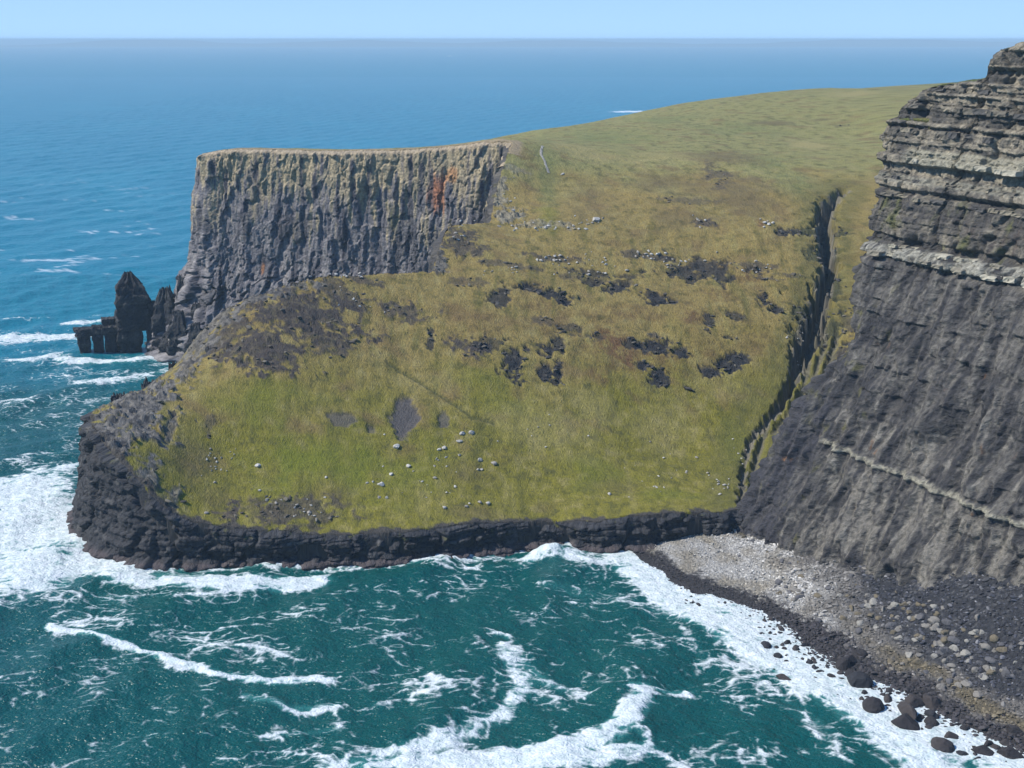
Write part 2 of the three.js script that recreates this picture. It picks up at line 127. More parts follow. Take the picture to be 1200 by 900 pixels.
function along(line, x, d) {                            // nearest point of a polyline: [distance, index + fraction, side]
  let best = 1e18, at = 0;
  for (let i = 0; i < line.length - 1; i++) {
    const ax = line[i][0], ad = line[i][1], ex = line[i + 1][0] - ax, ed = line[i + 1][1] - ad;
    const t = clamp(((x - ax) * ex + (d - ad) * ed) / (ex * ex + ed * ed)); const q = (x - ax - ex * t) ** 2 + (d - ad - ed * t) ** 2;
    if (q < best) { best = q; at = i + t; }
  }
  return [Math.sqrt(best), at];
}
const lineVal = (line, at, k) => { const i = Math.min(line.length - 2, Math.floor(at)); return lerp(line[i][k], line[i + 1][k], at - i); };
function patches(x, d) {
  const m = { R: 0, K: 0, E: 0, H: 0, B: 0, G: 0, P: 0, S: 0, Y: 0, C: 0 };
  let n1 = null, n2 = 0, n3 = 0;
  for (const [cx, cd, rx, rd, t, s] of PATCH) {
    const u = Math.abs(x - cx) / rx, v = Math.abs(d - cd) / rd; if (u > 2.4 || v > 2.4) continue;
    if (n1 === null) { n1 = fbm(x / 7, d / 6, 4); n2 = fbm(x / 2.2 + 40, d / 1.6, 3); n3 = fbm(x / 18 + 9, d / 14, 3); }
    const hard = t === 'R' || t === 'K' || t === 'E' || t === 'S' || t === 'C';
    const e = 1 - Math.sqrt(u * u + v * v) + (hard ? (t === 'E' ? 0.6 : 1.35) * n1 + (t === 'E' ? 0.3 : 1.0) * n2 : 0.9 * n3 + 0.5 * n1);
    const w = hard ? sst(0.05, 0.3, e) : sst(-0.1, 0.9, e); if (w * s > m[t]) m[t] = w * s;
  }
  return m;
}
const cells = (x, y, k) => { // distance to cell edge and cell id, for blocky rock
  const xi = Math.floor(x), yi = Math.floor(y); let f1 = 9, f2 = 9, id = 0;
  for (let j = -1; j < 2; j++) for (let i = -1; i < 2; i++) { const a = xi + i, b = yi + j, dx = a + h2(a + k, b) - x, dy = b + h2(b, a + k + 77) - y, q = dx * dx + dy * dy; if (q < f1) { f2 = f1; f1 = q; id = h2(a * 7 + k, b * 13); } else if (q < f2) f2 = q; }
  return [Math.sqrt(f2) - Math.sqrt(f1), id];
};
function landHeight(x, d, m, cd) {
  let h = hill(x, d);
  const amp = d > 560 ? 0.6 : 1;
  h += amp * (1.3 * fbm(x / 30, d / 26, 3) + 0.55 * fbm(x / 7 + 30, d / 5, 3) + 0.20 * noise(x / 2.1, d / 1.8) * (d < 560 ? 1 : 0.3));
  h += amp * 0.35 * (ridge(x / 40 + fbm(x / 9, d / 9, 2) * 0.15, d / 3.2) - 0.6) * sst(335, 345, d);   // sheep terraces across the slope
  if (m) {
    const rock = Math.max(m.R, 0.8 * m.K, 1.1 * m.C);
    if (rock > 0.02) { const [e, id] = cells(x / 3.6 + 0.2 * noise(x, d), d / 1.7, 3), [e2, id2] = cells(x / 1.4, d / 0.8, 9), am = m.C > m.R ? 0.62 : 0.5; h += rock * (-0.9 * m.R + am * 3.0 * (id - 0.35) * sst(0, 0.2, e) + am * 0.8 * (id2 - 0.5) * sst(0, 0.3, e2)); }
    if (m.E > 0.02) h -= 0.9 * m.E;
    if (m.S > 0.02) { const [e, id] = cells(x / 2, d / 1.4, 5); h += m.S * (1.8 * id * sst(0, 0.2, e) - 0.4); }
  }
  const [g, ga] = along(GULLY, x, d);
  if (g < 16) { const w = lineVal(GULLY, ga, 2) * (0.85 + 1.5 * fbm(x / 4, d / 3, 3)), dep = lineVal(GULLY, ga, 3); h -= dep * (1 - sst(w * 0.35, w * 1.1, g + 2.0 * fbm(x / 2.2, d / 2.2, 3))); }
  for (const line of RILL) { const [r] = along(line, x, d); if (r < 6) h -= 2.2 * (1 - sst(0.3, 2.0, r + 0.9 * fbm(x / 3, d / 3, 3))); }
  const [c] = along(CREASE, x, d); if (c < 5) h -= 0.9 * (1 - sst(0, 1.6, c + 0.5 * noise(x / 2, d / 2)));
  return h;
}
const landPlain = (x, d) => landHeight(x, d, patches(x, d));
// ---------------------------------------------------------------- headland: turf over the whole hill
const LOWG = [0.205, 0.182, 0.013], MIDG = [0.290, 0.212, 0.058], TOPG = [0.265, 0.248, 0.078], DARKG = [0.075, 0.074, 0.014];
function landColour(x, d, h, m) {
  const n = fbm(x / 24 + 3, d / 20, 4), f = fbm(x / 5, d / 4 + 8, 4), q = noise(x / 1.3, d / 1.1);
  let c = mix3(LOWG, MIDG, sst(24, 52, h + 14 * n));
  c = mix3(c, TOPG, sst(84, 100, h + 12 * n));
  c = mix3(c, DARKG, 0.75 * sst(0.0, 0.5, f + 0.35 * q));
  c = mix3(c, [0.33, 0.275, 0.10], 0.6 * sst(0.05, 0.5, -f + 0.3 * n + 0.2 * q));
  const run = fbm(x / 4.5 + 11, d / 26 + 4, 4); c = mix3(c, [0.098, 0.096, 0.010], 0.6 * sst(0.08, 0.42, run) * sst(90, 70, h)); c = mix3(c, [0.31, 0.262, 0.075], 0.45 * sst(0.1, 0.45, -run) * sst(90, 70, h));
  c = mix3(c, [0.20, 0.132, 0.045], 0.65 * sst(0.05, 0.45, fbm(x / 13 + 70, d / 9 + 20, 4)) * sst(14, 30, h));
  c = mix3(c, [0.150, 0.168, 0.004], 0.9 * m.G * (h < 84 ? 1 : 0)); c = mix3(c, [0.165, 0.195, 0.055], 0.7 * m.G * (h < 84 ? 0 : 1));
  c = mix3(c, [0.36, 0.30, 0.11], 0.8 * m.P); c = mix3(c, [0.140, 0.100, 0.040], 0.9 * m.B); c = mix3(c, [0.20, 0.18, 0.02], 0.8 * m.Y);
  c = mix3(c, [0.150, 0.074, 0.026], 0.95 * m.H * sst(-0.5, 0.3, f + 0.5 * q));
  c = mix3(c, [0.105, 0.092, 0.085], m.E * sst(0, 0.4, m.E));
  c = mix3(c, mix3([0.062, 0.049, 0.042], [0.135, 0.108, 0.06], sst(-0.1, 0.7, f + 0.6 * q)), m.K * sst(-0.95, -0.45, q * 0.7 + f));
  c = mix3(c, mix3([0.020, 0.020, 0.023], [0.075, 0.068, 0.058], sst(0.1, 0.9, q + f)), m.R);
  c = mix3(c, mix3([0.05, 0.048, 0.05], [0.20, 0.185, 0.165], sst(-0.5, 0.5, q * 0.7 + f)), m.C);
  c = mix3(c, mix3([0.30, 0.27, 0.20], [0.13, 0.115, 0.09], sst(-0.4, 0.6, q)), 0.9 * m.S);
  const [g, ga] = along(GULLY, x, d);
  if (g < 14) { const w = lineVal(GULLY, ga, 2), wet = 1 - sst(w * 0.5, w * 1.0, g + 2.6 * fbm(x / 2.8, d / 2.2, 3)); c = mix3(c, mix3([0.150, 0.135, 0.105], [0.235, 0.210, 0.165], sst(-0.1, 0.9, q + f)), wet); c = mix3(c, [0.105, 0.105, 0.02], 0.5 * sst(14, 8, g) * (1 - wet)); }
  for (const line of RILL) { const [r] = along(line, x, d); if (r < 4) c = mix3(c, [0.150, 0.135, 0.085], 1 - sst(0.3, 1.2, r + 1.0 * fbm(x / 3, d / 3, 3))); }
  const [k] = along(CREASE, x, d); if (k < 3) c = mix3(c, [0.07, 0.075, 0.015], 0.7 * (1 - sst(0.2, 1.1, k + 0.5 * noise(x / 2, d / 2))));
  return c;
}
let headland;
const spread = (a, segs) => { const v = [a]; for (const [to, step, grow] of segs) { let s = step; while (v[v.length - 1] < to) { v.push(v[v.length - 1] + s); s *= grow || 1; } } return v; };
{
  const xs = spread(-158, [[-140, 1.2], [124, 0.52], [180, 1.2, 1.02], [720, 4, 1.08]]), ds = spread(329, [[500, 0.52], [612, 0.8], [830, 1.4, 1.01], [1300, 6, 1.06]]);
  const nu = xs.length, nv = ds.length;
  const g = grid(nu, nv, (i, j) => {
    const x = xs[i], d = ds[j]; let s = coastDistance(x, d); if (s < -6) return null;
    const m = patches(x, d); let h = landHeight(x, d, m);
    const wob = s + 0.9 * fbm(x / 3, d / 3, 3) ;
    const edge = sst(-0.3, -1.9, wob); if (s < 3) h = lerp(h, -5, edge);
    const bare = s < 7 && d < 380 ? sst(0.4, -0.3, s + 4.2 * fbm(x / 5 + 3, d / 5, 4) - 0.8) : 0;
    const c = mix3(mix3(mix3(landColour(x, d, h, m), [0.062, 0.054, 0.046], bare), [0.36, 0.27, 0.17], d > 535 && x < 6 ? 0.8 * sst(7, 3, s + 2 * noise(x / 4, d / 4)) : 0), [0.05, 0.047, 0.045], sst(0.03, 0.12, edge));
    return { p: [x, h, -d], c, uv: [x / 24, d / 24] };
  });
  headland = structure('headland', 'grassy headland slope with dark rock patches rising from the low black sea cliff to a green hilltop', 'headland', new THREE.Mesh(g, matGrass));
}
// ---------------------------------------------------------------- sea cliffs below the turf
function coastPath(i0, i1, step, extra = []) {
  const pts = COAST.slice(i0, i1 + 1).concat(extra).map(([x, d]) => new THREE.Vector3(x, 0, d));
  const curve = new THREE.CatmullRomCurve3(pts, false, 'centripetal'), n = Math.ceil(curve.getLength() / step);
  return curve.getSpacedPoints(n).map((p, i, a) => { const q = a[Math.min(n, i + 1)], o = a[Math.max(0, i - 1)], l = Math.hypot(q.x - o.x, q.z - o.z); return { x: p.x, d: p.z, nx: -(q.z - o.z) / l, nd: (q.x - o.x) / l, s: i * step }; });
}
function curtain(path, dy, maxTop, style, low = -4) {
  // average the outward normals so that corners stay open
  const k = 8, N = path.map((_, i) => { let a = 0, b = 0; for (let j = -k; j <= k; j++) { const p = path[clamp(i + j, 0, path.length - 1)]; a += p.nx; b += p.nd; } const l = Math.hypot(a, b); return [a / l, b / l]; });
  const tops = path.map((p) => landPlain(p.x, p.d) - 0.15), nv = Math.ceil((maxTop - low) / dy) + 1;
  return grid(path.length, nv, (i, j) => {
    const p = path[i], top = tops[i], v = j / (nv - 1), y = lerp(low, top, v);
    const q = style(p.s, y, top, p); const lip = clamp((top - y) / 1.2);
    const o = Math.max(0.5, q.o + 2.0) * Math.pow(lip, 0.5) - 0.3 * (1 - lip);
    return { p: [p.x + N[i][0] * o, y, -(p.d + N[i][1] * o)], c: q.c, uv: [p.s / 16, y / 16] };
  });
}
const DARK = [0.030, 0.031, 0.037], GREY = [0.098, 0.095, 0.095];
function frontStyle(s, y, top, p) {
  const b = 1.6 + 0.4 * noise(s / 30, 3), bi = Math.floor((y + 0.4 * noise(s / 18, 1)) / b), bf = (y + 0.4 * noise(s / 18, 1)) / b - bi;
  const len = 3.5 + 4 * h2(bi, 5), cx = (s + 20 * h2(bi, 9)) / len + 0.3 * noise(s / 3, y / 3), ci = Math.floor(cx), cf = cx - ci;
  let o = 0.9 * (h2(bi, 31) - 0.5) + 1.1 * (h2(ci, bi) - 0.5) + 0.9 * fbm(s / 3, y / 3, 3) + 2.2 * fbm(s / 16, y / 22, 3);
  o -= 0.5 * sst(0.14, 0, Math.min(bf, 1 - bf)) + 0.7 * sst(0.10, 0, Math.min(cf, 1 - cf));
  const cleft = sst(0.86, 0.97, ridge(s / 17 + 4 + 0.2 * noise(y / 3, s / 4), y / 30)); o -= 2.0 * cleft;
  o += sst(2.6, 0.4, y + 0.9 * noise(s / 4, 7)) * 2.4 + 0.18 * (top - y) * (top > 20 ? 1 : 0.4);
  const n = fbm(s / 6, y / 4 + 20, 4), st = noise(s / 1.5, y / 9);
  let c = mix3(DARK, GREY, sst(0.1, 0.75, n + 0.4 * (h2(ci + 3, bi) - 0.4) + 0.2 * st));
  c = mix3(c, [0.20, 0.185, 0.165], 0.75 * sst(0.1, 0.5, n) * sst(24, 31, y) * sst(-112, -120, p.x));
  c = mix3(c, [0.085, 0.066, 0.068], 0.8 * sst(2.4, 0.9, y + 0.8 * noise(s / 3, 2)));
  c = mix3(c, [0.11, 0.11, 0.02], 0.8 * sst(0.25, 0.5, fbm(s / 2.5 + 50, y / 2, 3)) * sst(6, 1, top - y));
  return { o, c };
}
function cragStyle(s, y, top, p) {
  const [e, id] = cells(s / 4 + 0.3 * noise(s / 2, y / 2), y / 3, 21);
  const o = 1.6 * (id - 0.5) * sst(0, 0.2, e) + 3 * fbm(s / 14, y / 16, 4) + 0.22 * (top - y);
  const n = fbm(s / 5, y / 5 + 9, 4);
  return { o, c: mix3(mix3([0.055, 0.05, 0.048], [0.15, 0.13, 0.10], sst(-0.1, 0.6, n)), [0.13, 0.12, 0.03], 0.7 * sst(0.2, 0.5, fbm(s / 4, y / 3 + 90, 3))) };
}
function farStyle(s, y, top, p) {
  const fl = rfbm(s / 7 + 0.5 * noise(y / 18, s / 9), y / 70, 4), fl2 = ridge(s / 2.1 + 0.6 * noise(y / 9, 5), y / 22);
  const b = 6, by = y + 1.5 * noise(s / 20, 2), bi = Math.floor(by / b), len = 3 + 3 * h2(bi, 2), ci = Math.floor((s + 9 * h2(bi, 4)) / len);
  const [fe, fid] = cells(s / 3.4 + 0.3 * noise(s / 2, y / 4), y / 8.5 + 0.3 * noise(s / 5, y / 5), 63);
  let o = 1.9 * (fl - 0.6) + 0.6 * (fl2 - 0.5) + 0.7 * (h2(ci, bi) - 0.5) + 1.9 * (fid - 0.5) * sst(0, 0.12, fe) - 0.5 * sst(0.1, 0, fe) + 3.6 * fbm(s / 30, y / 60, 3) + 0.5 * fbm(s / 2, y / 3, 3);
  const dn = top - y; o += 0.12 * dn + 0.36 * Math.max(0, 46 - y) + sst(52, 34, y) * (() => { const [e, id] = cells(s / 4.2 + 0.5 * noise(s / 3, y / 5), y / 13, 55); return 5.0 * (id - 0.5) * sst(0, 0.07, e) - 2.4 * sst(0.10, 0, e) + 1.2 * fbm(s / 2, y / 4, 3); })() + 4 * Math.max(0, sst(30, 0, y)) * (fbm(s / 9, y / 9, 3) + 0.4);
  const n = fbm(s / 3, y / 26, 4), m = fbm(s / 12 + 30, y / 18, 4), q = noise(s / 0.9, y / 5);
  let c = mix3([0.120, 0.113, 0.130], [0.265, 0.245, 0.24], sst(-0.35, 0.5, n + 0.4 * q + 0.5 * (fl - 0.6)));
  c = mix3(c, [0.055, 0.052, 0.064], 0.9 * sst(0.08, 0.36, -n + 0.35 * m));
  const tan = sst(0.70, 0.93, y / top + 0.62 * n + 0.30 * m + 0.12 * q);
  c = mix3(c, [0.44, 0.355, 0.21], 0.9 * tan);
  c = mix3(c, [0.10, 0.095, 0.10], 0.7 * sst(0.1, 0.45, m - 0.3 * n) * sst(8, 18, dn));
  c = mix3(c, [0.40, 0.315, 0.21], 0.9 * sst(3.4, 1.2, dn + 1.2 * noise(s / 2, 5)));
  c = mix3(c, [0.13, 0.135, 0.055], 0.75 * sst(0.15, 0.5, m + 0.4 * q) * sst(16, 6, Math.abs(p.x + 52)) * sst(14, 5, Math.abs(y - 76)));
  const os = Math.hypot((p.x + 32) / 5.5, (y - 83) / 12) - 0.9 * n, ot = Math.hypot((p.x + 25) / 3.2, (y - 91) / 4.5) - 0.6 * n;
  c = mix3(c, [0.42, 0.165, 0.075], 0.85 * sst(0.95, 0.45, os)); c = mix3(c, [0.50, 0.25, 0.10], 0.8 * sst(1, 0.5, ot));
  c = mix3(c, [0.36, 0.155, 0.06], 0.9 * sst(1, 0.5, Math.hypot((p.x + 117) / 1.3, (y - 44) / 4) - 0.4 * n));
  const dk = sst(0.3, 0.9, fl2) * 0 + sst(9, 3, Math.abs(p.x + 41)) * sst(4, 9, dn); c = mix3(c, [0.06, 0.06, 0.07], 0.6 * dk * sst(-0.3, 0.3, -n));
  return { o, c };
}
{
  const front = coastPath(0, 20, 0.45), crag = coastPath(19, 33, 0.7), far = coastPath(32, COAST.length - 6, 0.5);
  const gf = curtain(front, 0.4, 22, frontStyle);
  structure('low_sea_cliff', 'low black sea cliff with vertical clefts under the grass slope', 'cliff', new THREE.Mesh(gf, matRock));
  structure('ridge_crag', 'rocky brown drop behind the grass ridge above the hidden cove', 'cliff', new THREE.Mesh(curtain(crag, 0.9, 75, cragStyle), matRock));
  structure('far_sea_cliff', 'tall fluted grey and tan sea cliff with a flat top beyond the grass ridge', 'cliff', new THREE.Mesh(curtain(far, 0.5, 104, farStyle), matRock));
}
// ---------------------------------------------------------------- right-hand cliff of flat beds
const UX = 0.504, UD = -0.864, NX = -0.864, ND = -0.504, OX = 104, OD = 296;
const setBack = (y) => interp(y, [-10, 8, 35, 60, 86, 88.5, 90, 112, 140, 170], [-10, 0, 15, 29, 42, 43, 45, 54, 62, 66]);
const leftEdge = (y) => interp(y, [0, 20, 46, 62, 75, 89, 100, 123, 136, 160], [-68, -66, -60, -55, -62, -65.5, -68, -75, -67, -60]);
const cliffTop = (s) => interp(s, [-78, -75, -70, -64, -52, -42.5, -41, -36, -26, 0, 70], [118, 123, 131, 135.5, 137.5, 139, 146, 147.5, 151, 153, 157]);
const BEDS = (() => { const r = rng(5), b = [-6]; while (b[b.length - 1] < 165) { const y = b[b.length - 1]; b.push(y + (y > 117 ? 0.8 + 4.2 * r() * r() : y > 85 ? 0.8 + 2.4 * r() : 0.9 + 4.5 * r())); } return b; })();
const bedAt = (y) => { let a = 0, b = BEDS.length - 1; while (b - a > 1) { const m = (a + b) >> 1; if (BEDS[m] <= y) a = m; else b = m; } return a; };
function cliffPoint(s, y, o) {
  const L = leftEdge(y) + 1.6 * noise(y / 2.3, 4) + 1.2 * (h2(bedAt(y), 7) - 0.5), t = sst(L - 5, L + 5, s), nx = lerp(-0.57, NX, t), nd = lerp(0.82, ND, t), l = Math.hypot(nx, nd), so = Math.max(s, L), back = setBack(y);
  let x = OX + so * UX - back * NX, d = OD + so * UD - back * ND;
  if (s < L) { x += (L - s) * 0.82; d += (L - s) * 0.57; }
  return [x + nx / l * o, y, -(d + nd / l * o)];
}
function cliffStyle(s, y) {
  const yy = y + 0.015 * s + 0.5 * noise(s / 26, y / 40), bi = bedAt(yy), b0 = BEDS[bi], b1 = BEDS[bi + 1], th = b1 - b0, bf = Math.min(yy - b0, b1 - yy);
  const len = (1.6 + 4.5 * h2(bi, 3)), cx = (s + 40 * h2(bi, 8)) / len + 0.25 * noise(s / 2.5, y / 2.5), ci = Math.floor(cx), cf = Math.min(cx - ci, 1 - cx + ci) * len;
  const up = sst(78, 88, y), hb = h2(bi, 91);
  let o = up * (1.7 * (hb - 0.5) + 1.3 * (h2(ci, bi) - 0.5) - 0.55 * sst(0.22, 0.02, bf) - 0.6 * sst(0.3, 0, cf));
  o += (1 - up) * (0.7 * (hb - 0.5) + 0.8 * (h2(ci, bi) - 0.5) * sst(20, 50, y) - 0.3 * sst(0.3, 0, bf));
  const fl = rfbm(s / 8 + 0.6 * noise(y / 16, s / 14), y / 34, 4);
  o += (1 - up) * (6.0 * (fl - 0.6) * sst(78, 40, y) + 4.4 * fbm(s / 11, y / 26, 4) + 1.7 * fbm(s / 3.4, y / 7 + 3, 4)) + up * 3.6 * fbm(s / 16, y / 40, 3) + 0.8 * fbm(s / 1.8, y / 1.8, 3);
  const crack = sst(0.90, 0.985, ridge(s / 8 + 0.35 * noise(y / 6, s / 7), y / 46 + 3)); o -= 1.9 * crack * (0.4 + 0.6 * up);
  o += 1.3 * sst(85.6, 86.4, yy) * sst(90.4, 89.4, yy) + 0.9 * sst(33.2, 33.6, yy) * sst(35.2, 34.8, yy) * sst(-50, -45, s) + 1.3 * sst(112.5, 113, yy) * sst(117, 116, yy) * sst(-66, -60, s);
  o -= 1.4 * sst(84, 85, yy) * sst(86, 85.6, yy) + 1.5 * sst(109.6, 110.2, yy) * sst(112.6, 112.2, yy) + 1.2 * sst(104, 104.4, yy) * sst(105.8, 105.4, yy) + 1.2 * sst(139.0, 139.6, yy) * sst(142, 141, yy) * sst(-45, -40, s);
  const n = y > 86 ? fbm(s / 7, y / 5, 4) : fbm(s / 4.5, y / 9, 4), v = fbm(s / 2.6, y / 16 + 7, 4), q = noise(s / 0.9, y / 1.4), m = fbm(s / 18 + 5, y / 20, 3), tone = 0.6 * (hb - 0.5) + 0.5 * (h2(ci + 9, bi) - 0.5);
  let c;
  if (y > 90) { o -= 0;
    c = mix3([0.065, 0.060, 0.054], [0.30, 0.262, 0.195], sst(-0.45, 0.5, 0.8 * tone + 0.8 * n + 0.3 * q + 0.5 * m));
    c = mix3(c, [0.042, 0.039, 0.040], 0.85 * sst(108, 103, yy + 3 * n) * sst(-0.55, 0.25, v + 0.3 * m));
    c = mix3(c, [0.12, 0.062, 0.035], 0.6 * sst(0.15, 0.5, m + 0.4 * v) * sst(106, 100, yy));
    c = mix3(c, [0.10, 0.105, 0.028], 0.8 * sst(0.12, 0.45, fbm(s / 5 + 60, y / 9, 3) + 0.25 * sst(10, 2, Math.hypot((s + 61) / 1, (y - 97) / 1.2))) * sst(108, 101, yy));
    c = mix3(c, [0.32, 0.30, 0.225], 0.85 * sst(112.6, 113.2, yy) * sst(117.6, 116.6, yy + 0.8 * n) * sst(-0.7, 0, v + 0.3) * sst(-64, -58, s));
    c = mix3(c, [0.26, 0.25, 0.20], 0.6 * sst(107, 107.5, yy) * sst(109.5, 109, yy));
  } else {
    c = mix3([0.023, 0.022, 0.026], [0.118, 0.109, 0.097], sst(-0.3, 0.6, v + 0.5 * n + 0.35 * q + 0.5 * tone));
    c = mix3(c, [0.215, 0.20, 0.17], 0.8 * sst(0.2, 0.5, n + 0.3 * v + 0.5 * fbm(s / 1.3 + 9, y / 1.8, 3) - 0.0025 * Math.max(0, y - 40) + 0.2 * sst(-40, 10, s) * sst(55, 25, y)));
    c = mix3(c, [0.195, 0.178, 0.150], 0.8 * sst(-0.4, 0.3, v + 0.3 * q) * sst(-0.25, 0.25, m + 0.25 + 0.4 * n) * (y < 33 + 8 * n ? 1 : 0.35) * (s > -38 + 20 * v ? 1 : 0.2));
    c = mix3(c, [0.12, 0.112, 0.028], 0.75 * sst(0.16, 0.42, fbm(s / 4 + 70, y / 6, 4) - 0.012 * Math.max(0, s + 48)) * sst(85, 70, y));
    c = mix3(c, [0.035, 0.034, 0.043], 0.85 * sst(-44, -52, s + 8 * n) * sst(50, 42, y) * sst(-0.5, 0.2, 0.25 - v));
    c = mix3(c, [0.19, 0.09, 0.035], 0.8 * sst(0.36, 0.5, fbm(s / 3 + 20, y / 5 + 33, 3)) * sst(0, 0.3, m));
    c = mix3(c, [0.33, 0.315, 0.26], 0.9 * sst(85.4, 86.2, yy) * sst(-0.45, 0.15, n + 0.4 * q + 0.12 + 0.5 * tone));
    c = mix3(c, [0.30, 0.28, 0.215], 0.9 * sst(33.3, 33.6, yy + 0.3 * q) * sst(34.9, 34.6, yy + 0.3 * q) * sst(-50, -46, s) * sst(-0.35, 0.1, n + 0.5 * q + 0.3));
  }
  return { o, c };
}
const bedded = new THREE.Group();
structure('bedded_cliff', 'tall dark cliff of flat rock beds with pale ledges towering over the stony beach', 'cliff', bedded);
{
  const s0 = -135, s1 = 75, ds = 0.42, dy = 0.38, nu = Math.ceil((s1 - s0) / ds), nv = Math.ceil(160 / dy);
  const g = grid(nu, nv, (i, j) => {
    const s = s0 + i * ds, top = cliffTop(s) + 0.8 * fbm(s / 3, 4, 3), y = lerp(-4, top, j / (nv - 1)), q = cliffStyle(s, y);
    const edge = sst(1.6, 0, top - y); return { p: cliffPoint(s, y, q.o - 1.0 * edge), c: q.c, uv: [s / 16, y / 16] };
  });
  part('rock_face', g, matRock, bedded);
  const cap = grid(nu, 22, (i, j) => {
    const s = s0 + i * ds, t = j / 21, top = cliffTop(s) + 0.8 * fbm(s / 3, 4, 3), L = leftEdge(top), back = 70 * t * t;
    const p = cliffPoint(s, top, cliffStyle(s, top).o - 1.0); const bx = s < L ? 0.57 : 0.864, bd = s < L ? -0.82 : 0.504;
    const rise = back * 0.10 * (s < -42 ? 1 : 0.5) - 0.0015 * back * back;
    return { p: [p[0] + bx * back + (s < L ? 0 : 0), p[1] + rise * 0.6 + sst(0, 2, back) * (0.25 + 0.5 * fbm(s / 4, back / 3, 3)), p[2] - bd * back], c: mix3([0.10, 0.125, 0.02], [0.16, 0.14, 0.05], sst(-0.3, 0.4, fbm(s / 5, back / 4, 3))), uv: [s / 24, back / 24] };
  });
  part('turf_cap', cap, matGrass, bedded);
}
// ---------------------------------------------------------------- loose rocks: a few shapes shared by all of them
function rockGeometry(seed, detail, flat, sharp) {
  const r = rng(seed), g = mergeVertices(new THREE.IcosahedronGeometry(1, detail).deleteAttribute('uv').deleteAttribute('normal')), p = g.attributes.position;
  const planes = []; for (let i = 0; i < 13; i++) { const v = new THREE.Vector3(r() * 2 - 1, r() * 2 - 1, r() * 2 - 1).normalize(); planes.push([v, 0.55 + 0.4 * r()]); }
  const v = new THREE.Vector3(), sx = 0.8 + 0.5 * r(), sz = 0.7 + 0.4 * r();
  for (let i = 0; i < p.count; i++) { v.fromBufferAttribute(p, i); for (const [n, k] of planes) { const q = v.dot(n); if (q > k) v.addScaledVector(n, -(q - k) * sharp); } v.multiplyScalar(1 + 0.1 * noise(v.x * 2.3 + seed, v.y * 2.3 + v.z * 1.7)); p.setXYZ(i, v.x * sx, v.y * flat, v.z * sz); }
  g.computeVertexNormals(); return g;
}
const blockRocks = [1, 2, 3, 4, 5].map((s) => rockGeometry(s * 13, 2, 0.78, 1.0)), roundRocks = [1, 2, 3, 4, 5, 6].map((s) => rockGeometry(s * 29, 3, 0.85, 0.95));
const stone = (r, g, b) => new THREE.MeshStandardMaterial({ color: new THREE.Color().setRGB(r, g, b), roughness: 0.9, flatShading: true, map: grainStone, bumpMap: grainStone, bumpScale: 0.2 });
const grainStone = tileTex(256, (u, v) => 0.82 + 0.35 * fbm(u * 8, v * 8, 5, 8));
for (const g of [...blockRocks, ...roundRocks]) { const p = g.attributes.position, t = []; for (let i = 0; i < p.count; i++) t.push(p.getX(i) * 0.5 + p.getZ(i) * 0.2, p.getY(i) * 0.5 + p.getZ(i) * 0.4); g.setAttribute('uv', new THREE.Float32BufferAttribute(t, 2)); }
const paleStones = [stone(0.42, 0.40, 0.36), stone(0.50, 0.48, 0.44), stone(0.34, 0.31, 0.27)];
const blackStones = [stone(0.022, 0.019, 0.022), stone(0.042, 0.035, 0.035), stone(0.018, 0.019, 0.025)];
const greyStones = [stone(0.20, 0.185, 0.165), stone(0.105, 0.102, 0.108), stone(0.28, 0.265, 0.235), stone(0.145, 0.12, 0.08)];
const rs = rng(77), pick = (a) => a[Math.floor(rs() * a.length)];
function scatter(list, name, describe, category, geos, mats, ground, sink) {
  for (const [x, d, r] of list) {
    const k = Math.floor(rs() * mats.length), m = new THREE.Mesh(pick(geos), mats[k]), y = ground(x, d);
    m.position.set(x, y - r * sink + r * 0.3, -d); m.rotation.set((rs() - 0.5) * 0.5, rs() * 6.28, (rs() - 0.5) * 0.5); m.scale.set(r * (0.9 + 0.35 * rs()), r * (0.8 + 0.4 * rs()), r * (0.9 + 0.25 * rs()));
    const [label, group] = describe(x, d, r, k); thing(name, label, category, m, group);
  }
}
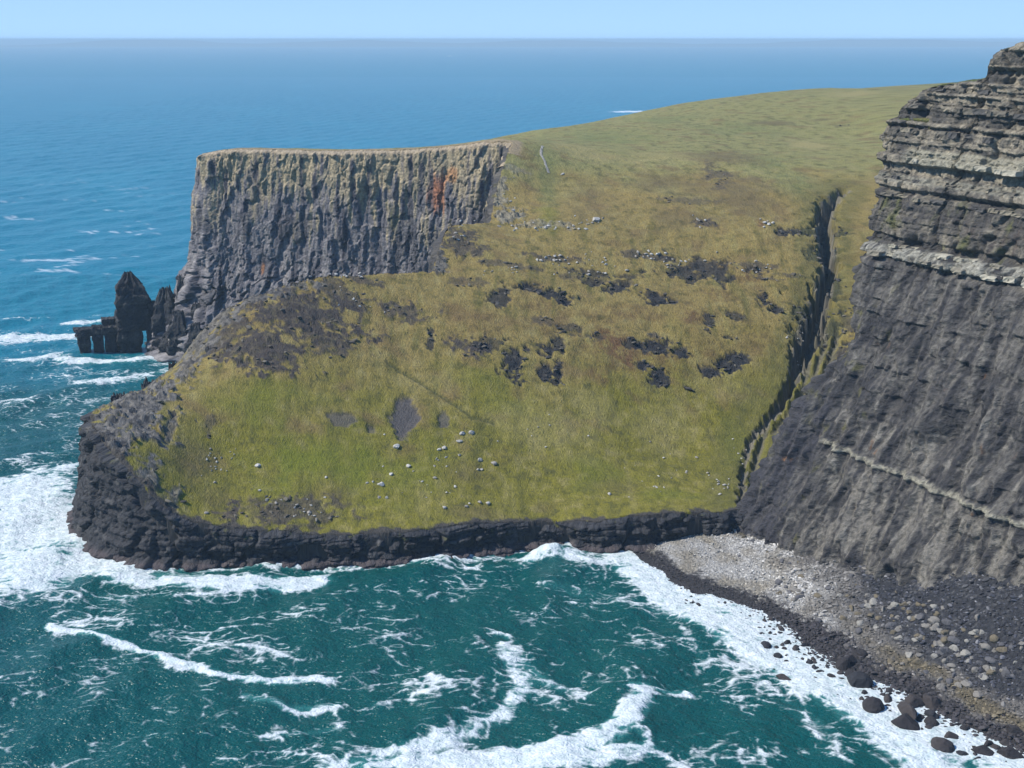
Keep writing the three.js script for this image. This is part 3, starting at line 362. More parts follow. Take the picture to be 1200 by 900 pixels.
const LOWER = [[-37.0,370.5,1.1],[-16.2,379.0,0.98],[-13.2,380.0,1.26],[-17.1,376.0,0.83],[-21.8,373.0,0.97],[-23.4,372.0,0.69],[-32.7,363.5,0.81],[-37.7,359.0,0.81],[-40.5,354.5,1.07],[-43.2,355.5,0.54],[-45.0,355.0,0.53],[-40.8,350.0,0.66],[-38.4,349.5,0.66],[-10.3,370.0,1.1],[-5.8,369.5,0.96],[-10.9,366.0,0.55],[-9.7,366.5,0.55],[-21.1,369.0,0.41],[-24.1,368.0,0.55],[-17.0,370.5,0.55],[-24.6,364.5,0.48],[-20.7,365.0,0.41],[-24.1,359.0,0.54],[-17.7,357.5,0.54],[-20.3,354.5,0.4],[-20.6,347.5,0.79],[-14.1,349.5,0.66],[-10.0,352.0,0.66],[-7.4,352.0,0.73],[-40.6,362.5,0.47],[-41.2,375.0,0.42],[30.7,360.0,0.81],[-79.3,358.5,0.95],[-74.2,345.5,0.8],[-90.7,337.5,0.66],[-60.9,342.0,0.79],[-58.4,339.0,0.65],[-57.7,355.5,0.54],[-92.5,353.5,0.4],[-89.8,354.5,0.32],[-89.9,355.0,0.22],[-93.0,355.0,0.24],[-94.9,350.5,0.25],[-90.7,349.5,0.47],[-94.6,357.0,0.49],[-88.1,354.5,0.29],[-91.5,354.5,0.3],[-92.4,358.5,0.38],[-94.3,358.5,0.37],[-91.7,355.5,0.27],[-94.1,359.5,0.3],[-94.8,357.5,0.3],[-62.2,346.5,0.29],[-71.1,343.5,0.48],[-65.2,344.5,0.51],[-59.3,341.0,0.44],[-59.9,341.0,0.23],[-70.0,346.0,0.39],[-60.8,344.5,0.43],[-71.2,344.0,0.36],[-57.1,348.5,0.36],[-65.4,343.0,0.43],[-77.0,348.5,0.47],[-65.2,340.0,0.41],[-57.5,342.5,0.27],[-62.6,342.0,0.45],[-60.9,341.0,0.33],[-62.7,343.5,0.35],[-94.4,361.0,0.41],[-86.9,363.0,0.31],[-91.7,357.5,0.45],[-87.0,361.0,0.26],[-87.5,359.5,0.35],[-88.3,361.5,0.31],[-90.6,359.0,0.45],[-31.1,361.5,0.33],[-28.1,357.5,0.39],[-23.5,367.5,0.37],[-33.8,352.0,0.2],[-28.9,357.5,0.19],[-25.0,353.5,0.25],[-26.4,356.5,0.21],[-19.2,354.5,0.18],[-17.6,363.0,0.21],[-26.4,351.5,0.26],[-13.1,351.0,0.41],[-37.1,353.5,0.2],[-19.5,354.5,0.24],[-24.1,359.5,0.18],[54.0,377.0,0.26],[47.6,372.5,0.37],[57.3,376.5,0.43],[47.1,362.0,0.26],[50.4,383.0,0.46],[46.3,365.5,0.45],[57.0,375.5,0.46],[52.9,385.5,0.29],[44.6,372.0,0.23],[51.7,371.5,0.29],[46.5,389.5,0.36],[61.6,384.5,0.51],[45.9,366.5,0.28],[48.6,365.5,0.39],[70.6,373.0,0.45],[64.4,375.0,0.3],[64.3,377.0,0.56],[66.7,373.0,0.34],[67.0,371.5,0.56],[68.2,367.0,0.41],[69.9,369.5,0.33],[66.1,363.0,0.59],[66.6,369.5,0.57],[69.4,367.5,0.39],[64.5,367.0,0.27],[69.4,368.0,0.46],[68.5,369.0,0.58],[67.0,370.0,0.36],[75.2,376.0,0.46],[74.7,372.0,0.3],[78.9,388.5,0.42],[75.2,394.0,0.42],[79.5,389.5,0.45],[76.5,384.0,0.41],[76.8,383.0,0.54],[75.8,372.5,0.5],[75.9,387.0,0.44],[74.9,389.5,0.3],[6.5,383.0,0.23],[12.6,388.0,0.3],[12.5,392.0,0.27],[5.2,385.0,0.29],[8.7,386.5,0.29],[-4.7,378.5,0.32],[52.6,393.5,0.24],[11.1,379.5,0.36],[36.8,375.5,0.27],[40.3,377.0,0.19],[25.5,386.5,0.38],[41.9,369.0,0.31],[45.5,366.5,0.38],[36.7,358.0,0.25]], UPPER = [[21.7,528.5,0.75],[-4.9,480.5,0.69],[16.9,479.5,0.55],[11.4,480.0,0.47],[13.3,482.0,0.57],[12.4,481.0,0.47],[8.4,483.0,0.36],[24.3,482.5,0.75],[17.3,480.5,0.34],[14.4,483.0,0.39],[1.7,479.5,0.68],[13.3,480.0,0.73],[5.0,483.0,0.37],[22.2,481.0,0.51],[26.4,480.5,0.6],[14.4,482.0,0.7],[24.6,480.5,0.53],[9.4,479.0,0.73],[13.1,480.5,0.56],[13.7,480.5,0.4],[17.4,481.0,0.46],[10.0,478.0,0.45],[9.7,481.5,0.48],[34.5,485.5,0.32],[30.1,487.5,0.39],[18.8,483.5,0.35],[33.1,487.5,0.52],[33.4,487.0,0.52],[25.4,490.5,0.46],[34.8,488.5,0.58],[26.7,484.0,0.33],[32.0,485.0,0.62],[30.5,484.0,0.34],[36.5,489.5,0.59],[29.8,483.5,0.43],[27.7,484.5,0.49],[29.3,480.5,0.71],[48.8,469.0,0.83],[50.9,467.5,0.36],[47.9,467.0,0.6],[55.1,467.5,0.36],[52.8,468.5,0.55],[54.4,469.5,0.51],[53.7,467.0,0.62],[53.3,471.5,0.71],[57.6,471.0,0.52],[56.6,470.0,0.71],[52.0,469.5,0.77],[59.9,471.5,0.72],[17.1,461.5,0.6],[9.6,459.5,0.73],[18.5,463.0,0.78],[14.1,462.5,0.46],[18.2,461.0,0.53],[21.6,460.0,0.62],[12.9,461.5,0.68],[16.0,460.5,0.73],[16.3,462.5,0.61],[15.6,461.0,0.7],[16.3,460.0,0.48],[16.0,461.5,0.7],[20.4,461.5,0.54],[11.0,459.5,0.71],[28.3,465.5,0.29],[34.7,462.5,0.51],[30.7,460.0,0.26],[36.0,463.5,0.49],[30.7,467.0,0.36],[28.0,463.0,0.42],[39.4,461.0,0.33],[43.1,466.0,0.27],[24.9,461.0,0.59],[29.5,462.5,0.33],[35.7,464.5,0.46],[36.0,461.5,0.58],[0.3,450.0,0.42],[-0.0,452.5,0.33],[-1.4,452.0,0.26],[-0.1,451.5,0.4],[-7.3,449.5,0.36],[-10.5,447.5,0.25],[-6.4,452.5,0.29],[1.2,452.5,0.55],[-7.7,449.0,0.38],[0.8,451.5,0.37],[-10.2,449.0,0.27],[1.8,450.5,0.35],[67.2,468.5,0.41],[58.9,466.5,0.45],[75.1,469.5,0.63],[54.1,470.0,0.68],[53.8,467.0,0.32],[62.4,470.0,0.61],[60.0,468.5,0.32],[65.7,468.0,0.49],[59.9,465.0,0.6],[67.5,468.0,0.57],[60.1,463.5,0.46],[64.5,466.0,0.38],[69.0,469.5,0.39],[80.4,473.5,0.49],[32.5,457.0,0.37],[27.3,456.0,0.44],[28.6,455.5,0.72],[29.2,457.5,0.52],[21.6,455.0,0.48],[35.0,457.5,0.76],[35.7,457.0,0.61],[32.8,457.5,0.45],[29.2,456.0,0.53],[43.9,459.0,0.73],[-59.8,434.0,0.55],[-55.3,436.5,0.5],[-54.6,436.0,0.63],[-55.4,437.5,0.65],[-61.5,433.0,0.34],[-72.2,430.5,0.63],[-63.5,434.0,0.57],[-70.2,430.5,0.29],[-60.6,434.5,0.63],[-65.4,433.0,0.33],[16.0,453.0,0.41],[17.9,458.0,0.37],[11.2,459.5,0.28],[15.6,458.5,0.3],[1.9,453.0,0.4],[21.3,462.5,0.29],[75.4,487.0,0.61],[75.6,491.0,0.53],[74.9,493.0,0.43],[73.5,495.0,0.41],[78.1,491.5,0.49],[75.3,492.5,0.65],[103.6,493.0,0.46],[105.6,491.5,0.76],[103.5,490.5,0.73],[101.2,488.0,0.6],[104.0,490.5,0.56],[100.9,494.0,0.43],[102.1,491.0,0.83],[103.9,491.0,0.39],[89.0,464.5,0.57],[94.9,469.5,0.6],[94.6,465.5,0.59],[95.9,466.5,0.5],[93.0,465.5,0.38],[96.0,466.0,0.36],[89.6,464.0,0.31],[98.6,466.5,0.39],[99.4,468.0,0.42],[100.1,466.0,0.4],[108.0,436.0,0.35],[107.2,436.0,0.36],[108.7,438.5,0.25],[107.5,435.5,0.52],[105.9,432.5,0.51],[105.4,434.0,0.53],[105.5,436.5,0.45],[105.6,434.0,0.23],[107.6,439.5,0.43],[107.1,435.5,0.3],[100.9,434.5,0.53],[105.2,434.5,0.36],[101.4,435.0,0.29],[108.4,438.5,0.49],[-19.5,475.0,0.41],[-20.6,464.5,0.57],[-18.4,467.5,0.56],[-19.7,466.5,0.29],[-21.8,468.5,0.64],[-14.9,482.5,0.39],[-18.8,467.5,0.46],[-20.6,473.0,0.37],[-22.5,464.5,0.53],[-20.2,478.5,0.54],[-44.0,424.0,0.31],[-56.4,425.0,0.44],[-50.3,424.0,0.29],[-45.1,423.0,0.39],[-53.9,422.5,0.51],[-55.5,424.5,0.46],[-61.5,428.5,0.25],[-61.1,421.5,0.47],[0.4,498.0,0.44],[0.8,492.0,0.72],[-3.4,507.0,0.48],[1.2,504.5,0.43],[0.7,518.5,0.38],[-1.9,504.0,0.41],[-0.6,492.0,0.4],[-0.1,482.0,0.57],[0.1,495.0,0.45],[-0.5,502.0,0.45],[0.8,478.0,0.53],[0.7,494.5,0.48]], SURF = [[84.0,263.5,3.3],[83.9,252.0,2.83],[91.2,249.5,3.08],[89.2,245.2,3.28],[94.6,236.0,2.86],[97.6,240.0,1.69],[83.2,271.8,2.59],[87.4,276.2,1.84],[88.3,255.8,1.75],[88.2,258.2,1.0],[94.0,254.2,2.75],[98.1,253.5,2.25],[95.6,246.0,1.59],[96.6,248.8,1.85],[82.8,267.8,1.54],[80.4,265.5,0.89],[78.1,267.0,1.15],[84.0,259.0,1.0],[87.5,250.8,0.74],[99.8,245.0,0.86],[82.5,256.2,0.99],[65.2,282.8,1.58],[66.1,266.2,1.39],[67.2,277.5,1.04],[102.8,234.5,2.04],[98.4,233.5,1.19],[108.3,232.8,2.28],[105.3,237.2,1.21],[51.3,306.2,1.11],[106.3,236.0,1.09],[112.2,240.0,1.71],[109.1,237.5,1.21],[106.5,250.2,0.6],[81.5,270.8,0.77],[82.7,245.5,0.77],[83.5,246.8,0.6],[97.8,263.0,0.66],[67.2,291.2,0.6],[103.8,244.8,0.66],[87.3,252.0,0.68],[54.1,306.8,0.59],[65.5,289.2,0.8],[96.3,250.8,0.66],[53.0,300.8,0.35],[53.1,308.5,0.42],[81.7,270.8,0.6],[100.8,233.2,0.83],[97.6,244.8,0.44],[87.2,271.8,0.45],[64.0,303.2,0.35],[92.8,255.5,0.44],[54.2,302.0,0.61],[68.2,293.0,0.69],[75.0,271.5,1.02],[114.9,239.0,0.94],[82.5,263.8,0.88],[89.5,258.2,0.67],[93.4,267.5,0.77],[84.2,269.8,0.82],[91.3,269.0,0.87],[50.1,311.5,0.56],[86.9,261.5,0.56],[90.6,254.0,0.52],[48.2,312.8,0.41],[94.5,259.8,0.72],[60.5,299.2,0.66],[68.8,289.0,0.63],[112.9,239.2,0.69],[95.6,250.0,0.66],[70.8,284.2,0.62],[71.9,284.0,0.58],[65.1,289.2,0.73],[92.7,237.8,0.74],[93.5,247.8,0.96],[82.2,269.2,0.62],[114.2,235.8,1.11],[101.2,245.2,0.76],[88.1,270.8,0.62],[101.9,235.8,0.79],[75.1,282.8,0.88],[63.1,297.5,0.68],[67.7,289.8,0.82],[59.0,298.2,0.44],[104.6,226.2,0.8],[56.2,304.2,0.61],[61.2,303.8,0.48],[74.2,286.8,0.52],[53.3,308.8,0.58],[77.4,264.0,0.61],[81.9,255.5,0.75],[75.4,271.2,0.73],[49.7,307.2,0.51],[93.5,268.5,0.51],[71.8,276.8,0.4],[110.5,238.8,0.59],[57.6,305.5,0.41],[111.6,245.5,0.52],[107.7,240.8,0.42],[98.6,239.5,1.0],[99.4,247.8,0.57],[75.5,283.0,0.74],[70.3,289.8,0.69],[64.9,271.0,0.42],[68.8,275.0,0.67],[69.7,283.5,0.73],[48.5,308.8,0.42],[96.8,253.5,0.56],[97.3,263.0,0.84],[75.6,284.2,0.52],[62.3,301.0,0.78],[85.9,246.0,0.64],[70.5,289.8,0.71],[54.7,307.0,0.54],[101.5,238.0,0.49],[50.2,307.0,0.4],[75.6,274.0,0.8],[87.6,262.0,0.6],[94.3,259.8,0.47],[97.3,258.0,0.81],[71.0,284.5,0.95],[107.2,235.8,0.71],[94.3,259.0,0.48],[88.3,259.8,0.75],[64.2,292.8,0.48],[90.8,271.0,0.76],[77.0,257.5,0.83],[69.6,297.2,0.83],[59.9,302.5,0.48],[94.2,243.8,1.04],[56.8,298.5,0.81],[73.0,282.5,0.76],[76.6,269.2,0.66],[69.1,291.8,0.59],[72.7,296.0,0.64],[80.6,254.5,0.49],[47.3,309.2,0.55],[61.2,309.8,0.32],[63.8,294.5,0.52],[74.1,286.8,0.39],[92.0,267.0,0.56],[73.1,279.5,0.52],[58.8,297.0,0.63],[50.2,309.0,0.52],[50.9,304.8,0.47],[55.5,306.2,0.74],[71.1,291.8,1.01],[70.6,294.2,0.48],[86.2,272.8,0.89],[97.3,238.0,0.66],[96.6,256.2,0.9],[67.6,296.5,0.81],[68.3,293.5,0.62],[55.6,302.5,0.38],[98.7,246.5,0.77],[67.1,286.2,0.63],[81.4,265.0,0.44],[59.0,305.2,0.63],[48.1,307.2,0.54],[57.0,306.5,0.44],[98.2,244.2,0.73],[88.2,260.8,0.49],[95.7,253.2,0.59],[75.2,278.8,0.5],[50.0,307.5,0.76],[105.0,233.5,0.43],[88.6,258.8,0.53],[91.8,255.5,0.77],[101.0,254.0,0.44],[106.5,230.5,0.61],[69.5,278.0,0.48],[87.1,266.8,0.44],[91.7,265.5,0.46],[50.0,310.0,0.27],[98.1,245.5,0.72],[93.9,241.8,0.7],[76.7,277.8,0.4],[92.5,243.2,0.8],[59.4,300.0,0.53],[106.6,243.0,0.86],[66.4,275.8,0.38],[51.9,303.0,0.5],[93.0,247.0,0.85],[84.6,278.0,0.64],[92.2,263.0,0.73],[48.6,306.2,0.31],[58.5,297.0,0.37],[62.1,301.8,0.35],[93.1,269.8,0.67],[50.8,314.2,0.53],[90.6,254.5,0.81],[64.0,294.5,0.69],[96.5,238.8,0.5],[74.5,275.2,0.59],[74.4,274.0,1.05],[78.3,279.0,0.63],[92.3,250.0,0.5],[92.1,261.8,0.51],[63.8,297.0,0.56],[75.6,269.5,0.91],[74.0,266.5,0.57],[51.9,309.5,0.47],[52.6,303.5,0.57],[66.9,292.8,0.62],[47.2,305.5,0.28],[73.1,275.8,0.69],[49.5,307.5,0.53],[102.1,243.5,0.94],[77.3,273.2,0.44],[69.7,281.5,0.76],[91.3,246.8,0.57],[97.8,248.5,0.47],[105.4,236.5,0.66],[67.8,282.2,0.64],[99.7,243.2,0.57],[84.0,257.2,0.89],[90.8,248.0,0.86],[75.5,278.5,0.58],[86.1,264.2,0.49],[94.6,244.5,1.1],[84.5,272.5,1.11],[57.2,307.5,0.62],[78.2,271.8,0.84],[81.1,287.2,0.61],[84.0,270.8,0.79],[84.1,273.5,1.0],[89.9,271.2,0.66],[72.6,281.5,0.78],[80.8,259.8,0.57],[71.9,284.2,0.4],[104.8,257.8,0.59],[97.4,234.8,0.46],[83.3,262.2,0.55],[58.8,302.8,0.48],[65.3,292.5,0.74],[98.0,259.2,0.8],[58.7,306.8,0.55],[96.1,264.0,0.43],[99.4,252.2,0.8],[87.3,245.5,0.55],[75.9,275.5,1.07],[48.4,309.2,0.42],[97.6,265.8,0.62],[84.4,260.8,0.53],[108.3,246.0,0.83],[94.9,249.0,0.69],[58.9,307.5,0.57],[60.7,303.2,0.64],[99.3,266.8,0.53],[92.9,264.8,0.6],[52.0,307.5,0.5],[78.4,271.2,0.56],[100.8,231.8,0.85],[72.5,281.0,0.94],[53.1,302.8,0.44],[51.1,309.2,0.43],[77.7,275.0,0.81],[84.2,265.2,0.53],[50.4,310.2,0.28],[61.8,291.5,0.45],[96.2,238.5,0.71],[87.7,253.2,1.06],[64.2,299.2,0.67],[86.4,270.8,0.85],[55.6,300.8,0.43],[79.9,256.0,0.77],[65.3,300.2,0.37],[75.2,290.8,0.53],[74.3,288.0,0.75],[89.6,286.2,0.69],[101.3,241.0,0.64],[80.6,268.2,1.02],[50.0,308.2,0.53],[52.1,302.0,0.72],[79.4,278.0,0.58],[93.5,239.8,0.46],[48.3,309.0,0.73],[94.1,248.5,0.95],[56.5,306.0,0.53],[65.8,295.5,0.63],[68.2,293.0,0.55],[85.3,252.8,0.72],[53.7,306.2,0.39]], BOULD = [[60.6,341.2,0.73],[72.5,363.0,0.93],[71.6,343.0,0.68],[78.4,348.0,0.68],[60.0,350.0,1.08],[65.6,353.2,0.96],[72.7,341.5,1.07],[73.4,353.2,0.56],[83.4,346.0,0.86],[72.5,346.0,1.03],[70.8,345.0,1.17],[73.5,344.2,0.47],[68.8,351.0,0.96],[62.7,349.2,0.97],[81.3,344.5,0.51],[64.8,355.0,0.52],[69.5,354.5,0.61],[68.9,350.8,0.75],[81.0,347.5,0.53],[83.9,344.2,0.73],[72.7,341.5,0.41],[68.9,349.0,1.13],[69.5,346.8,0.65],[75.2,348.5,0.77],[65.9,351.0,0.86],[78.2,345.0,1.19],[59.0,349.2,0.67],[71.2,352.0,0.93],[79.0,347.8,1.04],[67.4,345.2,0.47],[72.1,325.5,0.85],[73.9,340.2,0.41],[75.6,332.5,0.63],[78.4,326.2,1.01],[61.4,336.0,0.83],[82.5,323.5,0.56],[71.3,336.5,0.81],[71.9,329.5,0.44],[86.8,330.8,0.53],[78.1,329.5,0.91],[99.9,326.5,0.63],[79.5,328.8,0.64],[76.5,351.8,0.81],[73.2,334.2,0.51],[80.2,324.0,0.62],[87.7,326.8,0.68],[75.7,326.5,0.37],[66.8,340.8,0.72],[76.6,329.2,0.39],[74.3,344.5,0.41],[90.5,322.8,0.47],[75.4,337.0,0.36],[80.2,337.8,0.76],[67.0,332.2,0.71],[74.3,309.8,0.91],[88.9,302.2,0.89],[96.9,296.5,0.97],[77.2,305.2,0.86],[76.9,309.5,0.94],[94.2,296.0,0.82],[74.5,319.8,0.6],[85.5,315.5,0.53],[75.3,315.2,1.19],[80.1,307.5,0.76],[83.7,305.2,1.18],[87.4,299.5,0.57],[92.4,309.5,0.56],[79.5,317.8,0.6],[73.6,311.0,0.97],[85.3,319.0,0.89],[93.6,308.8,1.06],[90.6,301.0,0.81],[97.6,310.0,0.92],[94.8,303.5,0.77],[81.6,315.5,1.21],[87.3,302.0,0.48],[75.2,307.2,0.73],[87.1,306.5,0.97],[94.0,304.0,0.5],[95.1,294.8,0.46],[90.6,305.2,0.5],[84.6,312.8,0.71],[94.6,309.5,1.01],[91.2,304.2,0.6],[74.0,313.2,0.7],[67.8,313.2,0.7],[79.3,307.2,0.89],[101.5,294.8,0.59],[75.2,306.0,0.42],[93.8,303.0,1.04],[81.4,309.8,0.62],[94.3,294.5,1.08],[78.3,319.8,0.91],[81.5,294.0,0.99],[82.6,304.0,0.42],[94.5,302.5,0.79],[99.6,296.8,0.46],[76.4,316.8,0.91],[99.0,309.2,0.98],[78.6,310.0,1.19],[76.5,312.2,0.84],[82.6,307.0,0.91],[86.9,299.0,0.98],[79.0,306.0,1.16],[94.0,285.8,0.9],[97.4,284.0,1.25],[90.4,295.8,1.15],[100.7,281.5,0.51],[103.6,282.5,0.98],[94.3,290.5,1.11],[110.3,280.8,0.54],[98.6,282.0,0.97],[105.9,276.8,1.16],[96.5,280.0,0.58],[111.2,272.2,0.75],[86.5,286.2,0.68],[105.7,285.2,0.76],[95.8,294.8,1.29],[100.1,290.2,1.29],[108.6,291.8,0.6],[99.3,277.5,1.05],[91.0,289.0,1.17],[105.7,282.8,0.59],[97.1,290.8,0.99],[89.4,302.5,0.54],[101.0,276.2,0.97],[94.2,285.2,0.88],[107.4,280.2,1.11],[109.0,281.0,0.74],[102.1,276.2,0.94],[99.2,292.0,0.68],[99.4,285.5,0.87],[102.1,285.8,0.92],[101.0,282.8,0.51],[98.6,285.2,0.52],[102.1,288.8,1.12],[102.6,283.0,1.04],[103.1,282.5,0.48],[89.2,283.5,0.48],[87.4,292.8,1.21],[101.8,277.0,1.16],[104.5,279.0,1.15],[104.1,282.2,1.31],[98.6,287.0,0.75],[94.6,292.2,0.85],[96.0,296.8,0.62],[101.8,283.5,0.94],[101.5,287.5,0.79],[90.1,286.0,1.25],[106.0,272.5,0.96],[97.1,281.2,1.19],[95.5,288.2,1.06],[93.2,294.8,1.13],[91.5,292.8,0.96],[103.8,269.5,1.01],[114.0,260.8,1.38],[109.8,263.8,0.85],[120.5,260.0,1.05],[110.6,264.2,0.66],[106.8,273.0,1.06],[106.0,279.0,1.33],[113.6,269.8,0.98],[97.0,270.2,0.9],[108.8,270.8,1.35],[111.2,269.0,0.68],[105.9,271.8,1.11],[116.9,261.5,1.33],[103.0,276.0,0.7],[91.6,270.2,0.83],[98.9,282.0,0.52],[115.3,262.8,0.7],[100.7,271.2,0.88],[100.5,265.8,0.94],[116.9,262.8,0.92],[116.2,265.2,1.38],[108.5,266.8,0.56],[118.4,260.8,0.7],[99.8,269.5,1.39],[105.5,270.0,1.22],[112.9,270.2,0.52],[107.3,273.8,0.9],[113.5,258.5,1.1],[107.1,272.0,1.35],[108.6,266.8,0.95],[96.4,270.0,0.92],[98.6,272.5,1.09],[102.4,276.5,0.81],[113.1,268.5,0.67],[104.5,272.2,0.61],[98.0,278.5,1.16],[105.2,272.5,1.34],[108.2,268.8,1.39],[113.5,266.0,0.48],[105.6,266.8,1.07],[93.7,271.2,1.05],[120.1,259.2,0.58],[121.5,252.2,1.45],[111.2,257.5,1.2],[115.4,255.8,1.46],[111.4,257.5,1.28],[115.5,256.8,0.82],[116.6,254.0,0.77],[107.5,257.8,1.49],[111.9,261.5,0.93],[106.2,263.5,0.66],[113.9,264.5,1.32],[118.0,256.8,0.74],[109.7,266.0,1.51],[116.0,260.0,0.59],[110.4,260.2,1.22],[104.4,260.2,1.18],[102.7,262.0,0.96],[106.3,264.8,1.16],[106.0,261.8,1.05],[101.9,258.8,1.28],[115.3,258.5,0.56],[115.5,256.2,1.15],[112.5,259.2,1.3],[106.6,269.8,1.29],[108.4,253.2,1.34],[105.7,258.0,1.07],[113.2,257.5,1.25],[108.2,259.0,0.67],[104.9,275.8,0.54],[108.9,276.5,1.2],[114.6,273.0,1.16],[107.8,274.2,1.13],[105.6,276.8,1.0],[106.7,275.5,0.96],[106.3,277.5,0.97],[109.1,273.2,0.78],[114.3,268.8,1.0],[112.0,270.5,0.41],[113.1,270.0,0.95],[106.6,279.0,1.08],[109.4,272.2,0.41],[109.0,272.2,0.66],[100.5,283.2,0.63],[109.1,272.8,0.84],[100.4,290.0,0.45],[104.9,286.5,0.9],[107.2,285.5,0.62],[107.4,283.0,1.03],[97.2,291.5,0.54],[101.6,285.2,0.44],[95.3,298.0,0.98],[100.9,290.0,0.5],[103.1,288.5,0.67],[98.8,290.2,1.02]];
const size = (r, a, b) => r > b ? 'large' : r > a ? 'middling' : 'small';
scatter(LOWER, 'slope_boulder', (x, d, r, k) => {
  const w = size(r, 0.55, 0.85), t = ['pale grey', 'near white', 'dull brownish'][k];
  const where = d < 343 ? 'just above the low black cliff edge' : x > 48 ? 'beside the stream bed at the foot of the slope' : x < -75 ? 'on the olive turf near the seaward tip' : 'on the green turf of the lower slope';
  return [`${w} ${t} boulder ${where}`, `${w} ${t} boulders ${where}`];
}, 'boulder', blockRocks, paleStones, landPlain, 0.15);
scatter(UPPER, 'ledge_stone', (x, d, r, k) => {
  const w = size(r, 0.45, 0.7), t = ['pale grey', 'near white', 'dull brownish'][k];
  const where = x > 85 ? 'beside the dark gully' : d > 470 && x < 45 ? 'in the pale ledge line next to the far cliff' : x < -20 ? 'along the rocky crest of the ridge' : 'among the broken ledges of the upper slope';
  return [`${w} ${t} stone ${where}`, `${w} ${t} stones ${where}`];
}, 'stone', blockRocks, paleStones, landPlain, 0.1);
scatter([[33.5,487.5,1.9]], 'hillside_block', () => ['biggest white block lying by itself above the pale ledges high on the slope'], 'boulder', blockRocks, [paleStones[0]], landPlain, 0.2);
scatter(SURF, 'surf_boulder', (x, d, r, k) => {
  const w = size(r, 0.7, 1.5), t = ['black', 'brownish black', 'blue black'][k], where = beachSurface(x, d) < 0.1 ? 'standing in the white surf' : 'on the wet stones at the edge of the surf';
  return [`${w} rounded ${t} boulder ${where}`, `${w} ${t} boulders ${where}`];
}, 'boulder', roundRocks, blackStones, (x, d) => Math.max(beachSurface(x, d), -0.3), 0.15);
scatter(BOULD, 'beach_boulder', (x, d, r, k) => {
  const w = size(r, 0.55, 0.95), t = ['grey', 'slate grey', 'pale grey', 'brown'][k], b = beachSurface(x, d), where = b > 5 && x > 95 ? 'on the dark scree under the tall cliff' : x < 78 ? 'at the top of the pale shingle' : 'on the stony beach above the surf';
  return [`${w} angular ${t} boulder ${where}`, `${w} ${t} boulders ${where}`];
}, 'boulder', blockRocks, greyStones, beachSurface, 0.15);
// angular blocks of the dark outcrops, fixed in the slope
{
  const dark = [stone(0.028, 0.027, 0.03), stone(0.055, 0.05, 0.045), stone(0.10, 0.09, 0.075)], brown = [stone(0.10, 0.085, 0.06), stone(0.16, 0.14, 0.105), stone(0.07, 0.06, 0.05)];
  for (const m of [...dark, ...brown]) m.flatShading = true;
  for (const [cx, cd, rx, rd, t, str] of PATCH) {
    if (t !== 'R' && t !== 'K' && t !== 'C') continue; const n = Math.min(12, Math.round(2 + rx * rd * (t === 'R' ? 0.3 : 0.1)));
    for (let k = 0; k < n; k++) {
      const a = rs() * 6.28, q = Math.sqrt(rs()) * 0.95, x = cx + rx * q * Math.cos(a), d = cd + rd * q * Math.sin(a), r = 0.35 + 0.75 * rs() * rs() + 0.1; if (coastDistance(x, d) < 0.6) continue;
      const m = part('outcrop_block', pick(blockRocks), pick(t === 'R' ? dark : brown), headland); m.position.set(x, landPlain(x, d) + 0.1 * r, -d); m.rotation.set((rs() - 0.5) * 0.7, rs() * 6.28, (rs() - 0.5) * 0.7); m.scale.set(r * 1.25, r * 0.75, r * 0.9);
    }
  }
}

// ---------------------------------------------------------------- ledge blocks standing out of the bedded cliff
{
  const box = (seed) => { const r = rng(seed), g = mergeVertices(new THREE.BoxGeometry(1, 1, 1, 4, 2, 2).deleteAttribute('normal').deleteAttribute('uv')), p = g.attributes.position, t = []; for (let i = 0; i < p.count; i++) { const x = p.getX(i), y = p.getY(i), z = p.getZ(i); p.setXYZ(i, x + 0.09 * (r() - 0.5), y * (1 - 0.12 * Math.abs(x)) + 0.10 * (r() - 0.5), z + 0.16 * (r() - 0.5)); t.push(x, y + z); } g.setAttribute('uv', new THREE.Float32BufferAttribute(t, 2)); g.computeVertexNormals(); return g; };
  const boxes = [3, 4, 5, 6].map(box), mats = [stone(0.36, 0.335, 0.26), stone(0.24, 0.215, 0.165), stone(0.42, 0.39, 0.31)], dull = [stone(0.14, 0.125, 0.10), stone(0.24, 0.21, 0.155), stone(0.085, 0.08, 0.075)];
  for (const m of [...mats, ...dull]) m.flatShading = true;
  const rows = [[86.6, -60, 26, 1.5, mats, 1.9], [89.2, -58, 26, 1.1, mats, 1.0], [114, -60, 20, 1.7, mats, 1.2], [108, -68, 20, 1.2, dull, 0.9], [122, -70, 10, 1.6, dull, 0.6], [129, -66, 10, 1.5, dull, 0.6], [134.5, -60, 10, 1.4, dull, 0.7], [103, -66, 20, 1.2, dull, 0.6], [143.5, -38, 10, 1.6, dull, 0.8]];
  for (const [y, a, b, th, mm, out] of rows) for (let s = a; s < b;) {
    const w = 1.4 + 3.6 * rs(); if (rs() < 0.6) {
      const m = part('ledge_block', pick(boxes), pick(mm), bedded), yy = y - 0.015 * s + (rs() - 0.5) * 0.5, p = cliffPoint(s + w / 2, yy, cliffStyle(s + w / 2, yy).o + out * (rs() - 0.35) * 0.8 - 0.9);
      m.position.set(...p); m.rotation.set(0, -Math.atan2(0.864, 0.504) + (rs() - 0.5) * 0.14, (rs() - 0.5) * 0.05); m.scale.set(w, th * (0.5 + 0.6 * rs()), 3.0);
    } s += w * (0.95 + 0.5 * rs());
  }
}
